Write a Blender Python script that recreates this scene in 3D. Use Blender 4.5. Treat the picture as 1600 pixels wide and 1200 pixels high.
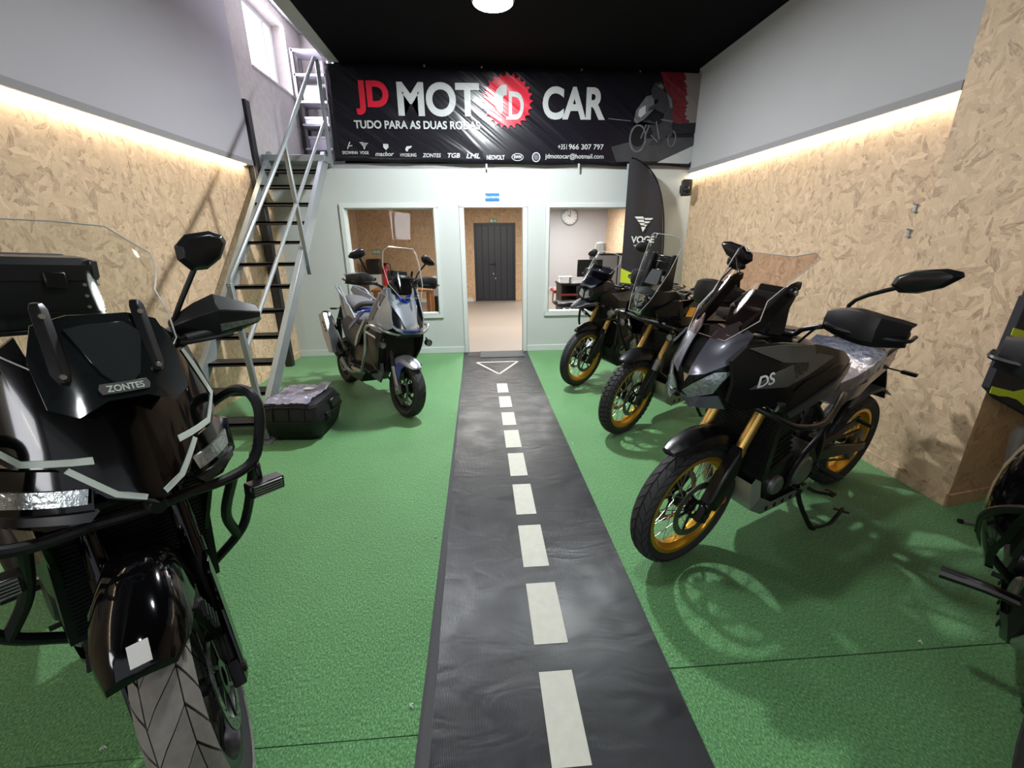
import bpy, bmesh, math, random
from mathutils import Vector, Matrix, Euler
from mathutils.geometry import delaunay_2d_cdt
random.seed(7)
PI = math.pi
R = math.radians
scn = bpy.context.scene
COL = scn.collection
for o in list(bpy.data.objects):
    bpy.data.objects.remove(o)

# ------------------------------------------------------------------ camera, world, lights, exposure
cam_d = bpy.data.cameras.new('camera')
cam = bpy.data.objects.new('camera', cam_d)
COL.objects.link(cam)
cam_d.sensor_fit = 'HORIZONTAL'; cam_d.sensor_width = 36.0
cam_d.lens = 675.0 / 1600.0 * 36.0
cam_d.clip_start = 0.05; cam_d.clip_end = 60
FOC, H = 675.0, 1.63
yv = Vector((748 - 800, 372 - 600, FOC)).normalized()        # room depth axis seen by the lens
dn = Vector((815 - 800, 2600 - 600, FOC)); dn = (dn - dn.dot(yv) * yv).normalized()
up = -dn; xv = yv.cross(up)
def w_of(c):
    return Vector((xv.dot(c), yv.dot(c), up.dot(c)))
cx_, cy_, cz_ = w_of(Vector((1, 0, 0))), w_of(Vector((0, -1, 0))), w_of(Vector((0, 0, -1)))
mw = Matrix(((cx_.x, cy_.x, cz_.x, 0), (cx_.y, cy_.y, cz_.y, 0), (cx_.z, cy_.z, cz_.z, H), (0, 0, 0, 1)))
cam.matrix_world = mw
scn.camera = cam

scn.view_settings.view_transform = 'Standard'
scn.view_settings.look = 'None'
scn.view_settings.gamma = 1.0
scn.view_settings.use_curve_mapping = False
scn.view_settings.exposure = 0.42

world = bpy.data.worlds.new('world'); scn.world = world
world.use_nodes = True
bg = world.node_tree.nodes['Background']
bg.inputs['Color'].default_value = (0.80, 0.86, 1.0, 1); bg.inputs['Strength'].default_value = 0.35

def area(name, loc, rot, sx, sy, power, color=(1, 1, 1), shape='RECTANGLE', spread=PI):
    l = bpy.data.lights.new(name, 'AREA'); l.shape = shape; l.size = sx
    if shape in ('RECTANGLE', 'ELLIPSE'): l.size_y = sy
    l.energy = power; l.color = color; l.spread = spread
    o = bpy.data.objects.new(name, l); COL.objects.link(o)
    o.location = loc; o.rotation_euler = rot
    return o
WARM = (1.0, 0.84, 0.62)
COOL = (0.93, 0.98, 1.0)
LAMPS = [(0.19, 4.74), (0.19, 1.7), (0.19, -1.4)]
LAMP_P = [145, 26, 6]
for (x, y), p in zip(LAMPS, LAMP_P):
    area('ceiling_lamp_light', (x, y, 3.585), (0, 0, 0), 0.22, 0.22, p, COOL, 'DISK')
area('led_light_left', (-2.632, 1.2, 2.435), (0, R(8), 0), 0.014, 9.0, 15, WARM)
area('led_light_right', (2.935, 4.57, 2.435), (0, R(-8), 0), 0.014, 3.6, 6, WARM)
area('shopfront_daylight', (-0.4, -3.3, 1.7), (R(90), 0, 0), 3.6, 2.4, 10, (0.86, 0.93, 1.0))
area('added_side_light', (-2.52, -1.75, 2.0), (R(86), 0, R(-58)), 1.2, 0.8, 45, (0.93, 0.95, 1.0))  # side light added behind the viewer, set by the shadow on the right wall
area('window_daylight', (-2.72, 7.0, 4.05), (0, R(-90), 0), 0.75, 1.1, 90, (0.86, 0.80, 1.0))
area('office_light', (0.6, 8.6, 2.42), (0, 0, 0), 1.6, 1.6, 150, (1, 0.97, 0.92))
area('office_light', (2.6, 12.4, 2.42), (0, 0, 0), 1.4, 1.4, 110, (1, 0.97, 0.95))

# ------------------------------------------------------------------ materials
MAT = {}
def mat(name, col, rough=0.5, metal=0.0, **k):
    m = bpy.data.materials.new(name); m.use_nodes = True
    nt = m.node_tree; b = nt.nodes['Principled BSDF']
    b.inputs['Base Color'].default_value = (*col, 1)
    b.inputs['Roughness'].default_value = rough
    b.inputs['Metallic'].default_value = metal
    if 'coat' in k: b.inputs['Coat Weight'].default_value = k['coat']; b.inputs['Coat Roughness'].default_value = 0.04
    if 'spec' in k: b.inputs['Specular IOR Level'].default_value = k['spec']
    if 'emit' in k:
        b.inputs['Emission Color'].default_value = (*k['emit'], 1)
        b.inputs['Emission Strength'].default_value = k.get('es', 1)
    ns = k.get('noise')
    if ns:      # (scale, amount, bump)
        tc = nt.nodes.new('ShaderNodeTexCoord')
        n = nt.nodes.new('ShaderNodeTexNoise'); n.inputs['Scale'].default_value = ns[0]; n.inputs['Detail'].default_value = 5
        nt.links.new(tc.outputs['Object'], n.inputs['Vector'])
        if ns[1]:
            mx = nt.nodes.new('ShaderNodeMix'); mx.data_type = 'RGBA'
            mx.inputs[6].default_value = (*[c * (1 - ns[1]) for c in col], 1)
            mx.inputs[7].default_value = (*[min(1, c * (1 + ns[1])) for c in col], 1)
            nt.links.new(n.outputs['Fac'], mx.inputs[0]); nt.links.new(mx.outputs[2], b.inputs['Base Color'])
        if ns[2]:
            bp = nt.nodes.new('ShaderNodeBump'); bp.inputs['Strength'].default_value = ns[2]; bp.inputs['Distance'].default_value = 0.003
            nt.links.new(n.outputs['Fac'], bp.inputs['Height']); nt.links.new(bp.outputs['Normal'], b.inputs['Normal'])
    MAT[name] = m
    return m

def clear_mat(name, tint, rough=0.03, amount=1.0, body=None):
    """a thin clear sheet: sees through, mirrors by fresnel"""
    m = bpy.data.materials.new(name); m.use_nodes = True
    nt = m.node_tree; nt.nodes.clear()
    out = nt.nodes.new('ShaderNodeOutputMaterial')
    tr = nt.nodes.new('ShaderNodeBsdfTransparent'); tr.inputs['Color'].default_value = (*tint, 1)
    gl = nt.nodes.new('ShaderNodeBsdfGlossy'); gl.inputs['Roughness'].default_value = rough
    fr = nt.nodes.new('ShaderNodeLayerWeight'); fr.inputs['Blend'].default_value = 0.5
    pw = nt.nodes.new('ShaderNodeMath'); pw.operation = 'POWER'; pw.inputs[1].default_value = 5.0
    nt.links.new(fr.outputs['Facing'], pw.inputs[0])
    ml = nt.nodes.new('ShaderNodeMath'); ml.operation = 'MULTIPLY_ADD'; ml.inputs[1].default_value = 0.5 * amount; ml.inputs[2].default_value = 0.012 * amount; ml.use_clamp = True
    mx = nt.nodes.new('ShaderNodeMixShader')
    nt.links.new(pw.outputs[0], ml.inputs[0]); nt.links.new(ml.outputs[0], mx.inputs[0])
    base = tr
    if body:
        df = nt.nodes.new('ShaderNodeBsdfDiffuse'); df.inputs['Color'].default_value = (*body[0], 1)
        m2 = nt.nodes.new('ShaderNodeMixShader'); m2.inputs[0].default_value = body[1]
        nt.links.new(tr.outputs[0], m2.inputs[1]); nt.links.new(df.outputs[0], m2.inputs[2]); base = m2
    nt.links.new(base.outputs[0], mx.inputs[1]); nt.links.new(gl.outputs[0], mx.inputs[2])
    nt.links.new(mx.outputs[0], out.inputs['Surface'])
    MAT[name] = m
    return m

mat('gloss_black', (0.002, 0.002, 0.0025), 0.10, coat=0.25, spec=0.2)
mat('satin_black', (0.007, 0.007, 0.008), 0.30, spec=0.35)
mat('plastic', (0.008, 0.008, 0.010), 0.46, spec=0.4, noise=(400, 0, 0.08))
mat('dark_metal', (0.022, 0.022, 0.024), 0.38, 0.6, noise=(30, 0.3, 0))
mat('grey_paint', (0.085, 0.085, 0.095), 0.34, 0.3)
mat('grey_decal', (0.085, 0.085, 0.078), 0.4)
mat('silver_paint', (0.36, 0.39, 0.45), 0.3, 0.45, coat=0.6)
mat('lilac_grey', (0.16, 0.155, 0.175), 0.32, 0.4, coat=0.4)
mat('blue_paint', (0.012, 0.045, 0.30), 0.25, coat=0.6)
mat('white_stripe', (0.50, 0.56, 0.51), 0.5)
mat('gold', (0.80, 0.42, 0.04), 0.30, 0.75)
mat('gold_fork', (0.66, 0.44, 0.13), 0.36, 0.85)
mat('steel', (0.50, 0.50, 0.50), 0.3, 0.9)
mat('chrome', (0.75, 0.75, 0.76), 0.1, 1.0)
mat('alloy', (0.30, 0.30, 0.31), 0.4, 0.8, noise=(60, 0.2, 0.1))
mat('disc_steel', (0.22, 0.22, 0.22), 0.32, 0.9)
mat('rubber', (0.034, 0.034, 0.036), 0.7, spec=0.3, noise=(90, 0.25, 0.15))
mat('worn_rubber', (0.17, 0.16, 0.145), 0.75, noise=(45, 0.3, 0.3))
mat('seat_vinyl', (0.016, 0.016, 0.018), 0.55, noise=(250, 0, 0.2))
mat('seat_grey', (0.12, 0.12, 0.13), 0.6, noise=(250, 0, 0.2))
mat('orange', (0.75, 0.18, 0.01), 0.2, coat=0.5)
mat('red_lens', (0.35, 0.01, 0.01), 0.15, coat=0.6)
mat('lens', (0.33, 0.36, 0.36), 0.12, 0.7, noise=(70, 0.6, 0.8))
mat('mirror_glass', (0.62, 0.70, 0.80), 0.03, 1.0)
mat('white_text', (0.75, 0.77, 0.76), 0.45)
mat('sticker', (0.62, 0.62, 0.60), 0.5)
mat('screen', (0.01, 0.011, 0.013), 0.08, coat=1.0)
clear_mat('clear', (0.93, 0.94, 0.93), 0.03, 0.6)
clear_mat('smoke', (0.86, 0.79, 0.76), 0.03, 0.6)
clear_mat('dark_smoke', (0.55, 0.55, 0.62), 0.05, 1.3)
clear_mat('pane', (0.96, 0.97, 0.965), 0.01, 0.8)
mat('stair_steel', (0.25, 0.275, 0.28), 0.42, 0.25, noise=(12, 0.1, 0.05))
mat('tread_black', (0.02, 0.019, 0.02), 0.4, 0.3, noise=(30, 0.3, 0.1))
mat('white_wall', (0.50, 0.53, 0.515), 0.85, noise=(3, 0.02, 0.05))
mat('grey_wall', (0.43, 0.42, 0.435), 0.9, noise=(2.5, 0.03, 0.05))
mat('plaster', (0.56, 0.52, 0.50), 0.9, noise=(14, 0.16, 0.8))
mat('frame_white', (0.58, 0.62, 0.60), 0.5)
mat('beam', (0.42, 0.42, 0.40), 0.8, noise=(9, 0.08, 0.1))
mat('black_ceiling', (0.002, 0.002, 0.003), 0.9, spec=0.12, noise=(5, 0.4, 0.3))
mat('black_door', (0.018, 0.020, 0.026), 0.42)
mat('aluminium', (0.40, 0.39, 0.38), 0.4, 0.7)
mat('led', (1, 1, 1), 0.5, emit=(1.0, 0.90, 0.72), es=9)
mat('hook_steel', (0.35, 0.42, 0.50), 0.3, 0.7)
mat('wall_edge', (0.30, 0.29, 0.30), 0.8)
clear_mat('bag_film', (0.75, 0.74, 0.80), 0.15, 2.4, body=((0.62, 0.58, 0.70), 0.34))
mat('wall_daylight_tint', (0.46, 0.44, 0.485), 0.9, noise=(2.5, 0.03, 0.05))  # white wall with the lilac cast of daylight put into its colour
mat('lamp_glow', (1, 1, 1), 0.5, emit=(0.95, 1.0, 0.97), es=14)
mat('office_glow', (1, 1, 1), 0.5, emit=(1, 0.97, 0.93), es=3)
mat('red_print', (0.62, 0.02, 0.045), 0.4)
mat('banner_white', (0.46, 0.48, 0.48), 0.35, spec=0.4)
mat('cloth_black', (0.018, 0.017, 0.022), 0.7, noise=(260, 0.2, 0.2))
mat('lime', (0.52, 0.66, 0.03), 0.5)
mat('blue_sign', (0.02, 0.17, 0.55), 0.35)
mat('green_sign', (0.20, 0.36, 0.22), 0.5)
mat('red_leather', (0.24, 0.035, 0.03), 0.4)
mat('wood_brown', (0.30, 0.13, 0.045), 0.45, noise=(8, 0.3, 0.1))
mat('shelf_grey', (0.28, 0.27, 0.30), 0.5, noise=(10, 0.15, 0))
mat('white_plastic', (0.62, 0.63, 0.63), 0.4)
mat('mat_grey', (0.075, 0.075, 0.080), 0.9, noise=(500, 0.35, 0.5))
mat('dash_paint', (0.52, 0.52, 0.45), 0.6, noise=(25, 0.12, 0.15))
mat('foil', (0.30, 0.33, 0.44), 0.16, 0.8, noise=(22, 0.8, 1.0))
clear_mat('wrap', (0.62, 0.64, 0.70), 0.12, 2.2, body=((0.55, 0.56, 0.60), 0.10))
mat('print_mid', (0.035, 0.035, 0.04), 0.5, noise=(26, 0.6, 0))
mat('print_road', (0.05, 0.05, 0.055), 0.5, noise=(6, 0.4, 0))
mat('print_sky', (0.20, 0.17, 0.16), 0.5)
mat('print_tree', (0.13, 0.012, 0.018), 0.5, noise=(20, 0.6, 0))
mat('print_dark', (0.008, 0.008, 0.01), 0.5)
mat('print_grey', (0.13, 0.13, 0.14), 0.5, noise=(20, 0.5, 0))
mat('green_fluff', (0.6, 0.62, 0.6), 0.9)

def wrinkle(m, rotz, scale, strength, dist):
    """folds of a stretched sheet as relief"""
    nt = m.node_tree; b = nt.nodes['Principled BSDF']
    tc = nt.nodes.new('ShaderNodeNewGeometry')
    mp = nt.nodes.new('ShaderNodeMapping'); mp.vector_type = 'TEXTURE'
    mp.inputs['Rotation'].default_value = (0, R(rotz), 0); mp.inputs['Scale'].default_value = scale
    n = nt.nodes.new('ShaderNodeTexNoise'); n.inputs['Scale'].default_value = 1.0; n.inputs['Detail'].default_value = 3; n.inputs['Distortion'].default_value = 0.6
    bp = nt.nodes.new('ShaderNodeBump'); bp.inputs['Strength'].default_value = strength; bp.inputs['Distance'].default_value = dist
    nt.links.new(tc.outputs['Position'], mp.inputs['Vector']); nt.links.new(mp.outputs[0], n.inputs['Vector'])
    nt.links.new(n.outputs['Fac'], bp.inputs['Height']); nt.links.new(bp.outputs['Normal'], b.inputs['Normal'])
mat('banner_vinyl', (0.009, 0.008, 0.012), 0.22, spec=0.35)
for nm in ('banner_vinyl', 'red_print', 'banner_white', 'print_road', 'print_sky', 'print_dark', 'print_grey', 'print_tree', 'print_mid'):
    wrinkle(MAT[nm], 36, (2.4, 0.5, 0.26), 0.6, 0.05)
    MAT[nm].node_tree.nodes['Principled BSDF'].inputs['Roughness'].default_value = 0.24

def osb(name, light, dark, axis):
    """pressed wood strands lying at random angles; axis = the wall's normal axis"""
    m = bpy.data.materials.new(name); m.use_nodes = True
    nt = m.node_tree; b = nt.nodes['Principled BSDF']; L = nt.links
    geo = nt.nodes.new('ShaderNodeNewGeometry')
    sep = nt.nodes.new('ShaderNodeSeparateXYZ'); L.new(geo.outputs['Position'], sep.inputs[0])
    cmb = nt.nodes.new('ShaderNodeCombineXYZ')
    L.new(sep.outputs['Y' if axis == 'X' else 'X'], cmb.inputs[0]); L.new(sep.outputs['Z'], cmb.inputs[1])
    cur_c = None; cur_p = None; cur_g = None
    for i, ang in enumerate((14, 52, 84, 122, 160, 102)):
        wob = nt.nodes.new('ShaderNodeTexNoise'); wob.inputs['Scale'].default_value = 3.0 + i
        L.new(cmb.outputs[0], wob.inputs['Vector'])
        off = nt.nodes.new('ShaderNodeVectorMath'); off.operation = 'MULTIPLY_ADD'
        L.new(wob.outputs['Color'], off.inputs[0]); off.inputs[1].default_value = (0.09, 0.09, 0)
        L.new(cmb.outputs[0], off.inputs[2])
        mp = nt.nodes.new('ShaderNodeMapping'); mp.vector_type = 'POINT'
        mp0 = nt.nodes.new('ShaderNodeMapping')
        mp0.inputs['Rotation'].default_value = (0, 0, R(ang)); mp0.inputs['Location'].default_value = (i * 3.7, i * 1.3, 0)
        L.new(off.outputs[0], mp0.inputs['Vector'])
        sz = (0.85, 1.0, 1.25, 0.95, 1.15, 0.7)[i]
        mp.inputs['Scale'].default_value = (11.0 * sz, 34.0 * sz, 1)
        L.new(mp0.outputs[0], mp.inputs['Vector'])
        vo = nt.nodes.new('ShaderNodeTexVoronoi'); vo.voronoi_dimensions = '2D'; vo.inputs['Scale'].default_value = 1.0
        L.new(mp.outputs[0], vo.inputs['Vector'])
        sc = nt.nodes.new('ShaderNodeSeparateColor'); L.new(vo.outputs['Color'], sc.inputs[0])
        gm = nt.nodes.new('ShaderNodeMapping'); gm.inputs['Scale'].default_value = (2.2, 5, 1); L.new(mp.outputs[0], gm.inputs['Vector'])
        gr = nt.nodes.new('ShaderNodeTexNoise'); gr.inputs['Scale'].default_value = 1.0; gr.inputs['Detail'].default_value = 5
        L.new(gm.outputs[0], gr.inputs['Vector'])
        if cur_c is None:
            cur_c, cur_p, cur_g = sc.outputs[0], sc.outputs[1], gr.outputs['Fac']
        else:
            gt = nt.nodes.new('ShaderNodeMath'); gt.operation = 'GREATER_THAN'
            L.new(sc.outputs[1], gt.inputs[0]); L.new(cur_p, gt.inputs[1])
            outs = []
            for a, c in ((cur_c, sc.outputs[0]), (cur_p, sc.outputs[1]), (cur_g, gr.outputs['Fac'])):
                mx = nt.nodes.new('ShaderNodeMix'); mx.data_type = 'FLOAT'
                L.new(gt.outputs[0], mx.inputs[0]); L.new(a, mx.inputs[2]); L.new(c, mx.inputs[3]); outs.append(mx.outputs[0])
            cur_c, cur_p, cur_g = outs
    add = nt.nodes.new('ShaderNodeMath'); add.operation = 'MULTIPLY_ADD'
    L.new(cur_g, add.inputs[0]); add.inputs[1].default_value = 0.95
    sub = nt.nodes.new('ShaderNodeMath'); sub.operation = 'MULTIPLY_ADD'; L.new(cur_c, sub.inputs[0]); sub.inputs[1].default_value = 0.72; sub.inputs[2].default_value = -0.30
    L.new(sub.outputs[0], add.inputs[2])
    cr = nt.nodes.new('ShaderNodeValToRGB'); e = cr.color_ramp.elements
    e[0].position = 0.0; e[0].color = (*dark, 1); e[1].position = 1.0; e[1].color = (*light, 1)
    k = cr.color_ramp.elements.new(0.30); k.color = (*[d * 0.45 + l * 0.55 for d, l in zip(dark, light)], 1)
    k = cr.color_ramp.elements.new(0.75); k.color = (*[d * 0.22 + l * 0.78 for d, l in zip(dark, light)], 1)
    L.new(add.outputs[0], cr.inputs[0]); L.new(cr.outputs[0], b.inputs['Base Color'])
    bp = nt.nodes.new('ShaderNodeBump'); bp.inputs['Strength'].default_value = 0.35; bp.inputs['Distance'].default_value = 0.002
    L.new(add.outputs[0], bp.inputs['Height']); L.new(bp.outputs['Normal'], b.inputs['Normal'])
    b.inputs['Roughness'].default_value = 0.62
    MAT[name] = m
osb('osb_side', (0.74, 0.54, 0.355), (0.28, 0.18, 0.11), 'X')
osb('osb_face', (0.66, 0.45, 0.27), (0.32, 0.19, 0.10), 'Y')

def turf_mat():
    m = bpy.data.materials.new('turf'); m.use_nodes = True
    nt = m.node_tree; b = nt.nodes['Principled BSDF']; L = nt.links
    geo = nt.nodes.new('ShaderNodeNewGeometry')
    n1 = nt.nodes.new('ShaderNodeTexNoise'); n1.inputs['Scale'].default_value = 120; n1.inputs['Detail'].default_value = 6; n1.inputs['Roughness'].default_value = 0.75
    n2 = nt.nodes.new('ShaderNodeTexNoise'); n2.inputs['Scale'].default_value = 2.2; n2.inputs['Detail'].default_value = 4
    vo = nt.nodes.new('ShaderNodeTexVoronoi'); vo.inputs['Scale'].default_value = 110
    ms = nt.nodes.new('ShaderNodeMapping'); ms.inputs['Scale'].default_value = (1.5, 0.7, 1); L.new(geo.outputs['Position'], ms.inputs['Vector']); L.new(ms.outputs[0], n1.inputs['Vector'])
    for n in (n2, vo): L.new(geo.outputs['Position'], n.inputs['Vector'])
    cr = nt.nodes.new('ShaderNodeValToRGB'); e = cr.color_ramp.elements
    e[0].position = 0.34; e[0].color = (0.010, 0.060, 0.016, 1); e[1].position = 0.66; e[1].color = (0.24, 0.52, 0.20, 1)
    k = cr.color_ramp.elements.new(0.5); k.color = (0.068, 0.245, 0.070, 1)
    L.new(n1.outputs['Fac'], cr.inputs[0])
    mx = nt.nodes.new('ShaderNodeMix'); mx.data_type = 'RGBA'; mx.blend_type = 'MULTIPLY'; mx.inputs[0].default_value = 0.55
    c2 = nt.nodes.new('ShaderNodeValToRGB'); c2.color_ramp.elements[0].position = 0.3; c2.color_ramp.elements[0].color = (0.72, 0.75, 0.72, 1)
    c2.color_ramp.elements[1].position = 0.7; c2.color_ramp.elements[1].color = (1, 1, 1, 1)
    L.new(n2.outputs['Fac'], c2.inputs[0]); L.new(cr.outputs[0], mx.inputs[6]); L.new(c2.outputs[0], mx.inputs[7])
    L.new(mx.outputs[2], b.inputs['Base Color'])
    ad = nt.nodes.new('ShaderNodeMath'); ad.operation = 'ADD'; L.new(n1.outputs['Fac'], ad.inputs[0]); L.new(vo.outputs['Distance'], ad.inputs[1])
    bp = nt.nodes.new('ShaderNodeBump'); bp.inputs['Strength'].default_value = 0.7; bp.inputs['Distance'].default_value = 0.003
    L.new(ad.outputs[0], bp.inputs['Height']); L.new(bp.outputs['Normal'], b.inputs['Normal'])
    b.inputs['Roughness'].default_value = 0.7; b.inputs['Sheen Weight'].default_value = 0.25
    MAT['turf'] = m
turf_mat()
def road_mat():
    m = bpy.data.materials.new('road_rubber'); m.use_nodes = True
    nt = m.node_tree; b = nt.nodes['Principled BSDF']; L = nt.links
    geo = nt.nodes.new('ShaderNodeNewGeometry')
    w = nt.nodes.new('ShaderNodeTexWave'); w.bands_direction = 'X'; w.inputs['Scale'].default_value = 55
    L.new(geo.outputs['Position'], w.inputs['Vector'])
    n = nt.nodes.new('ShaderNodeTexNoise'); n.inputs['Scale'].default_value = 3.6; n.inputs['Detail'].default_value = 2.5; n.inputs['Distortion'].default_value = 1.2
    mp = nt.nodes.new('ShaderNodeMapping'); mp.inputs['Scale'].default_value = (1, 2.0, 1)
    L.new(geo.outputs['Position'], mp.inputs['Vector']); L.new(mp.outputs[0], n.inputs['Vector'])
    n3 = nt.nodes.new('ShaderNodeTexNoise'); n3.inputs['Scale'].default_value = 5; n3.inputs['Detail'].default_value = 4
    L.new(geo.outputs['Position'], n3.inputs['Vector'])
    cr = nt.nodes.new('ShaderNodeValToRGB'); cr.color_ramp.elements[0].position = 0.3; cr.color_ramp.elements[0].color = (0.006, 0.0065, 0.009, 1)
    cr.color_ramp.elements[1].position = 0.8; cr.color_ramp.elements[1].color = (0.014, 0.0145, 0.019, 1)
    L.new(n.outputs['Fac'], cr.inputs[0]); L.new(cr.outputs[0], b.inputs['Base Color'])
    r = nt.nodes.new('ShaderNodeMapRange'); r.inputs[1].default_value = 0.35; r.inputs[2].default_value = 0.7; r.inputs[3].default_value = 0.30; r.inputs[4].default_value = 0.44
    L.new(n3.outputs['Fac'], r.inputs[0]); L.new(r.outputs[0], b.inputs['Roughness'])
    b1 = nt.nodes.new('ShaderNodeBump'); b1.inputs['Strength'].default_value = 0.2; b1.inputs['Distance'].default_value = 0.02
    L.new(n.outputs['Fac'], b1.inputs['Height'])
    b2 = nt.nodes.new('ShaderNodeBump'); b2.inputs['Strength'].default_value = 0.25; b2.inputs['Distance'].default_value = 0.002
    L.new(w.outputs['Fac'], b2.inputs['Height']); L.new(b1.outputs['Normal'], b2.inputs['Normal']); L.new(b2.outputs['Normal'], b.inputs['Normal'])
    b.inputs['Specular IOR Level'].default_value = 0.38
    MAT['road_rubber'] = m
road_mat()
def plank_mat():
    m = mat('office_wood', (0.25, 0.205, 0.17), 0.42, noise=(4, 0.12, 0))
    tc = [n for n in m.node_tree.nodes if n.type == 'TEX_NOISE'][0]
    mp = m.node_tree.nodes.new('ShaderNodeMapping'); mp.inputs['Scale'].default_value = (0.6, 9, 1)
    co = [n for n in m.node_tree.nodes if n.type == 'TEX_COORD'][0]
    m.node_tree.links.new(co.outputs['Object'], mp.inputs['Vector']); m.node_tree.links.new(mp.outputs[0], tc.inputs['Vector'])
plank_mat()

# ------------------------------------------------------------------ mesh building
def smooth_path(pts, n=5):
    """Catmull-Rom through the points"""
    P = [Vector(p) for p in pts]
    if len(P) < 3: return P
    Q = [P[0] * 2 - P[1]] + P + [P[-1] * 2 - P[-2]]
    out = []
    for i in range(1, len(Q) - 2):
        a, b, c, d = Q[i - 1:i + 3]
        for k in range(n):
            t = k / n
            out.append(0.5 * ((2 * b) + (c - a) * t + (2 * a - 5 * b + 4 * c - d) * t * t + (3 * b - a - 3 * c + d) * t ** 3))
    out.append(P[-1])
    return out

class MB:
    def __init__(s): s.v = []; s.f = []
    def add(s, vs, fs):
        o = len(s.v); s.v += [Vector(v) for v in vs]; s.f += [tuple(i + o for i in f) for f in fs]; return s
    def box(s, c, size, rot=None, taper=None):
        hx, hy, hz = [d / 2 for d in size]
        vs = []
        for z in (-1, 1):
            k = taper if (taper and z > 0) else 1
            for x, y in ((-1, -1), (1, -1), (1, 1), (-1, 1)): vs.append(Vector((x * hx * k, y * hy * k, z * hz)))
        if rot is not None:
            M = Euler(rot).to_matrix() if not isinstance(rot, Matrix) else rot
            vs = [M @ v for v in vs]
        vs = [v + Vector(c) for v in vs]
        return s.add(vs, [(3, 2, 1, 0), (4, 5, 6, 7), (0, 1, 5, 4), (1, 2, 6, 5), (2, 3, 7, 6), (3, 0, 4, 7)])
    def b2(s, lo, hi):
        return s.box([(a + b) / 2 for a, b in zip(lo, hi)], [abs(b - a) for a, b in zip(lo, hi)])
    def rings(s, rs, close=True, cap=True):
        n = len(rs[0]); vs = [p for r in rs for p in r]; fs = []
        for i in range(len(rs) - 1):
            for j in range(n if close else n - 1):
                a, b = i * n + j, i * n + (j + 1) % n
                fs.append((a, b, b + n, a + n))
        if cap:
            fs.append(tuple(range(n - 1, -1, -1))); fs.append(tuple(range((len(rs) - 1) * n, len(rs) * n)))
        return s.add(vs, fs)
    def tube(s, pts, r, seg=10, sm=0, square=False, cap=True):
        P = smooth_path(pts, sm) if sm else [Vector(p) for p in pts]
        n = len(P); rs = []
        rad = r if isinstance(r, (list, tuple)) else None
        prev = None
        for i, p in enumerate(P):
            t = (P[min(i + 1, n - 1)] - P[max(i - 1, 0)]).normalized()
            if prev is None:
                ref = Vector((0, 0, 1)) if abs(t.z) < 0.9 else Vector((1, 0, 0))
                u = t.cross(ref).normalized()
            else:
                u = (prev - t * prev.dot(t)).normalized()
            prev = u; w = t.cross(u)
            if rad:
                q = i / (n - 1) * (len(rad) - 1); a = min(int(q), len(rad) - 2); rr = rad[a] + (rad[a + 1] - rad[a]) * (q - a)
            else: rr = r
            rs.append([p + (u * math.cos(2 * PI * k / seg) + w * math.sin(2 * PI * k / seg)) * rr for k in range(seg)])
        return s.rings(rs, True, cap)
    def bar(s, a, b, w, h, upv=(0, 0, 1)):
        """a square-edged beam from a to b; w across, h along upv"""
        a, b = Vector(a), Vector(b); t = (b - a).normalized(); x = t.cross(Vector(upv)).normalized(); z = x.cross(t)
        q = [(-1, -1), (1, -1), (1, 1), (-1, 1)]
        return s.rings([[p + x * (i * w / 2) + z * (j * h / 2) for i, j in q] for p in (a, b)])
    def lathe(s, prof, c=(0, 0, 0), axis='Y', seg=32, a0=0, a1=2 * PI):
        """prof: (radius, along)"""
        full = abs(a1 - a0 - 2 * PI) < 1e-6
        rs = []
        c = Vector(c)
        for k in range(seg + (0 if full else 1)):
            a = a0 + (a1 - a0) * k / seg; ca, sa = math.cos(a), math.sin(a)
            ring = []
            for r, h in prof:
                if axis == 'Y': ring.append(c + Vector((r * ca, h, r * sa)))
                elif axis == 'Z': ring.append(c + Vector((r * ca, r * sa, h)))
                else: ring.append(c + Vector((h, r * ca, r * sa)))
            rs.append(ring)
        if full: rs.append(rs[0])
        return s.rings(rs, False, False)
    def cyl(s, c, r, h, axis='Y', seg=24, r2=None):
        r2 = r if r2 is None else r2
        return s.lathe([(0, -h / 2), (r, -h / 2), (r2, h / 2), (0, h / 2)], c, axis, seg)
    def prism(s, pts, d):
        """extrude a planar outline by vector d (or one-sided)"""
        P = [Vector(p) for p in pts]; D = Vector(d); n = len(P)
        vs = P + [p + D for p in P]
        fs = [tuple(range(n - 1, -1, -1)), tuple(range(n, 2 * n))] + [(i, (i + 1) % n, (i + 1) % n + n, i + n) for i in range(n)]
        return s.add(vs, fs)
    def mirror(s):
        """adds the mirror image across y=0"""
        n = len(s.v); s.v += [Vector((v.x, -v.y, v.z)) for v in s.v[:n]]
        s.f += [tuple(reversed([i + n for i in f])) for f in s.f]
        return s
    def xf(s, M):
        s.v = [M @ v for v in s.v]; return s
    def build(s, name, m, parent=None, ang=35, bevel=0, sub=0, solid=0, label=None, mx=None, kind=None, bseg=1):
        me = bpy.data.meshes.new(name)
        me.from_pydata([tuple(v) for v in s.v], [], s.f)
        bm = bmesh.new(); bm.from_mesh(me)
        bmesh.ops.remove_doubles(bm, verts=bm.verts, dist=1e-5)
        bmesh.ops.dissolve_degenerate(bm, dist=1e-6, edges=bm.edges)
        bmesh.ops.recalc_face_normals(bm, faces=bm.faces)
        bm.to_mesh(me); bm.free()
        me.shade_smooth(); me.set_sharp_from_angle(angle=R(ang))
        if m is not None: me.materials.append(MAT[m])
        o = bpy.data.objects.new(name, me); COL.objects.link(o)
        if parent is not None: o.parent = parent
        if mx is not None: o.matrix_local = mx
        if solid:
            md = o.modifiers.new('solid', 'SOLIDIFY'); md.thickness = solid; md.offset = 0
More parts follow.
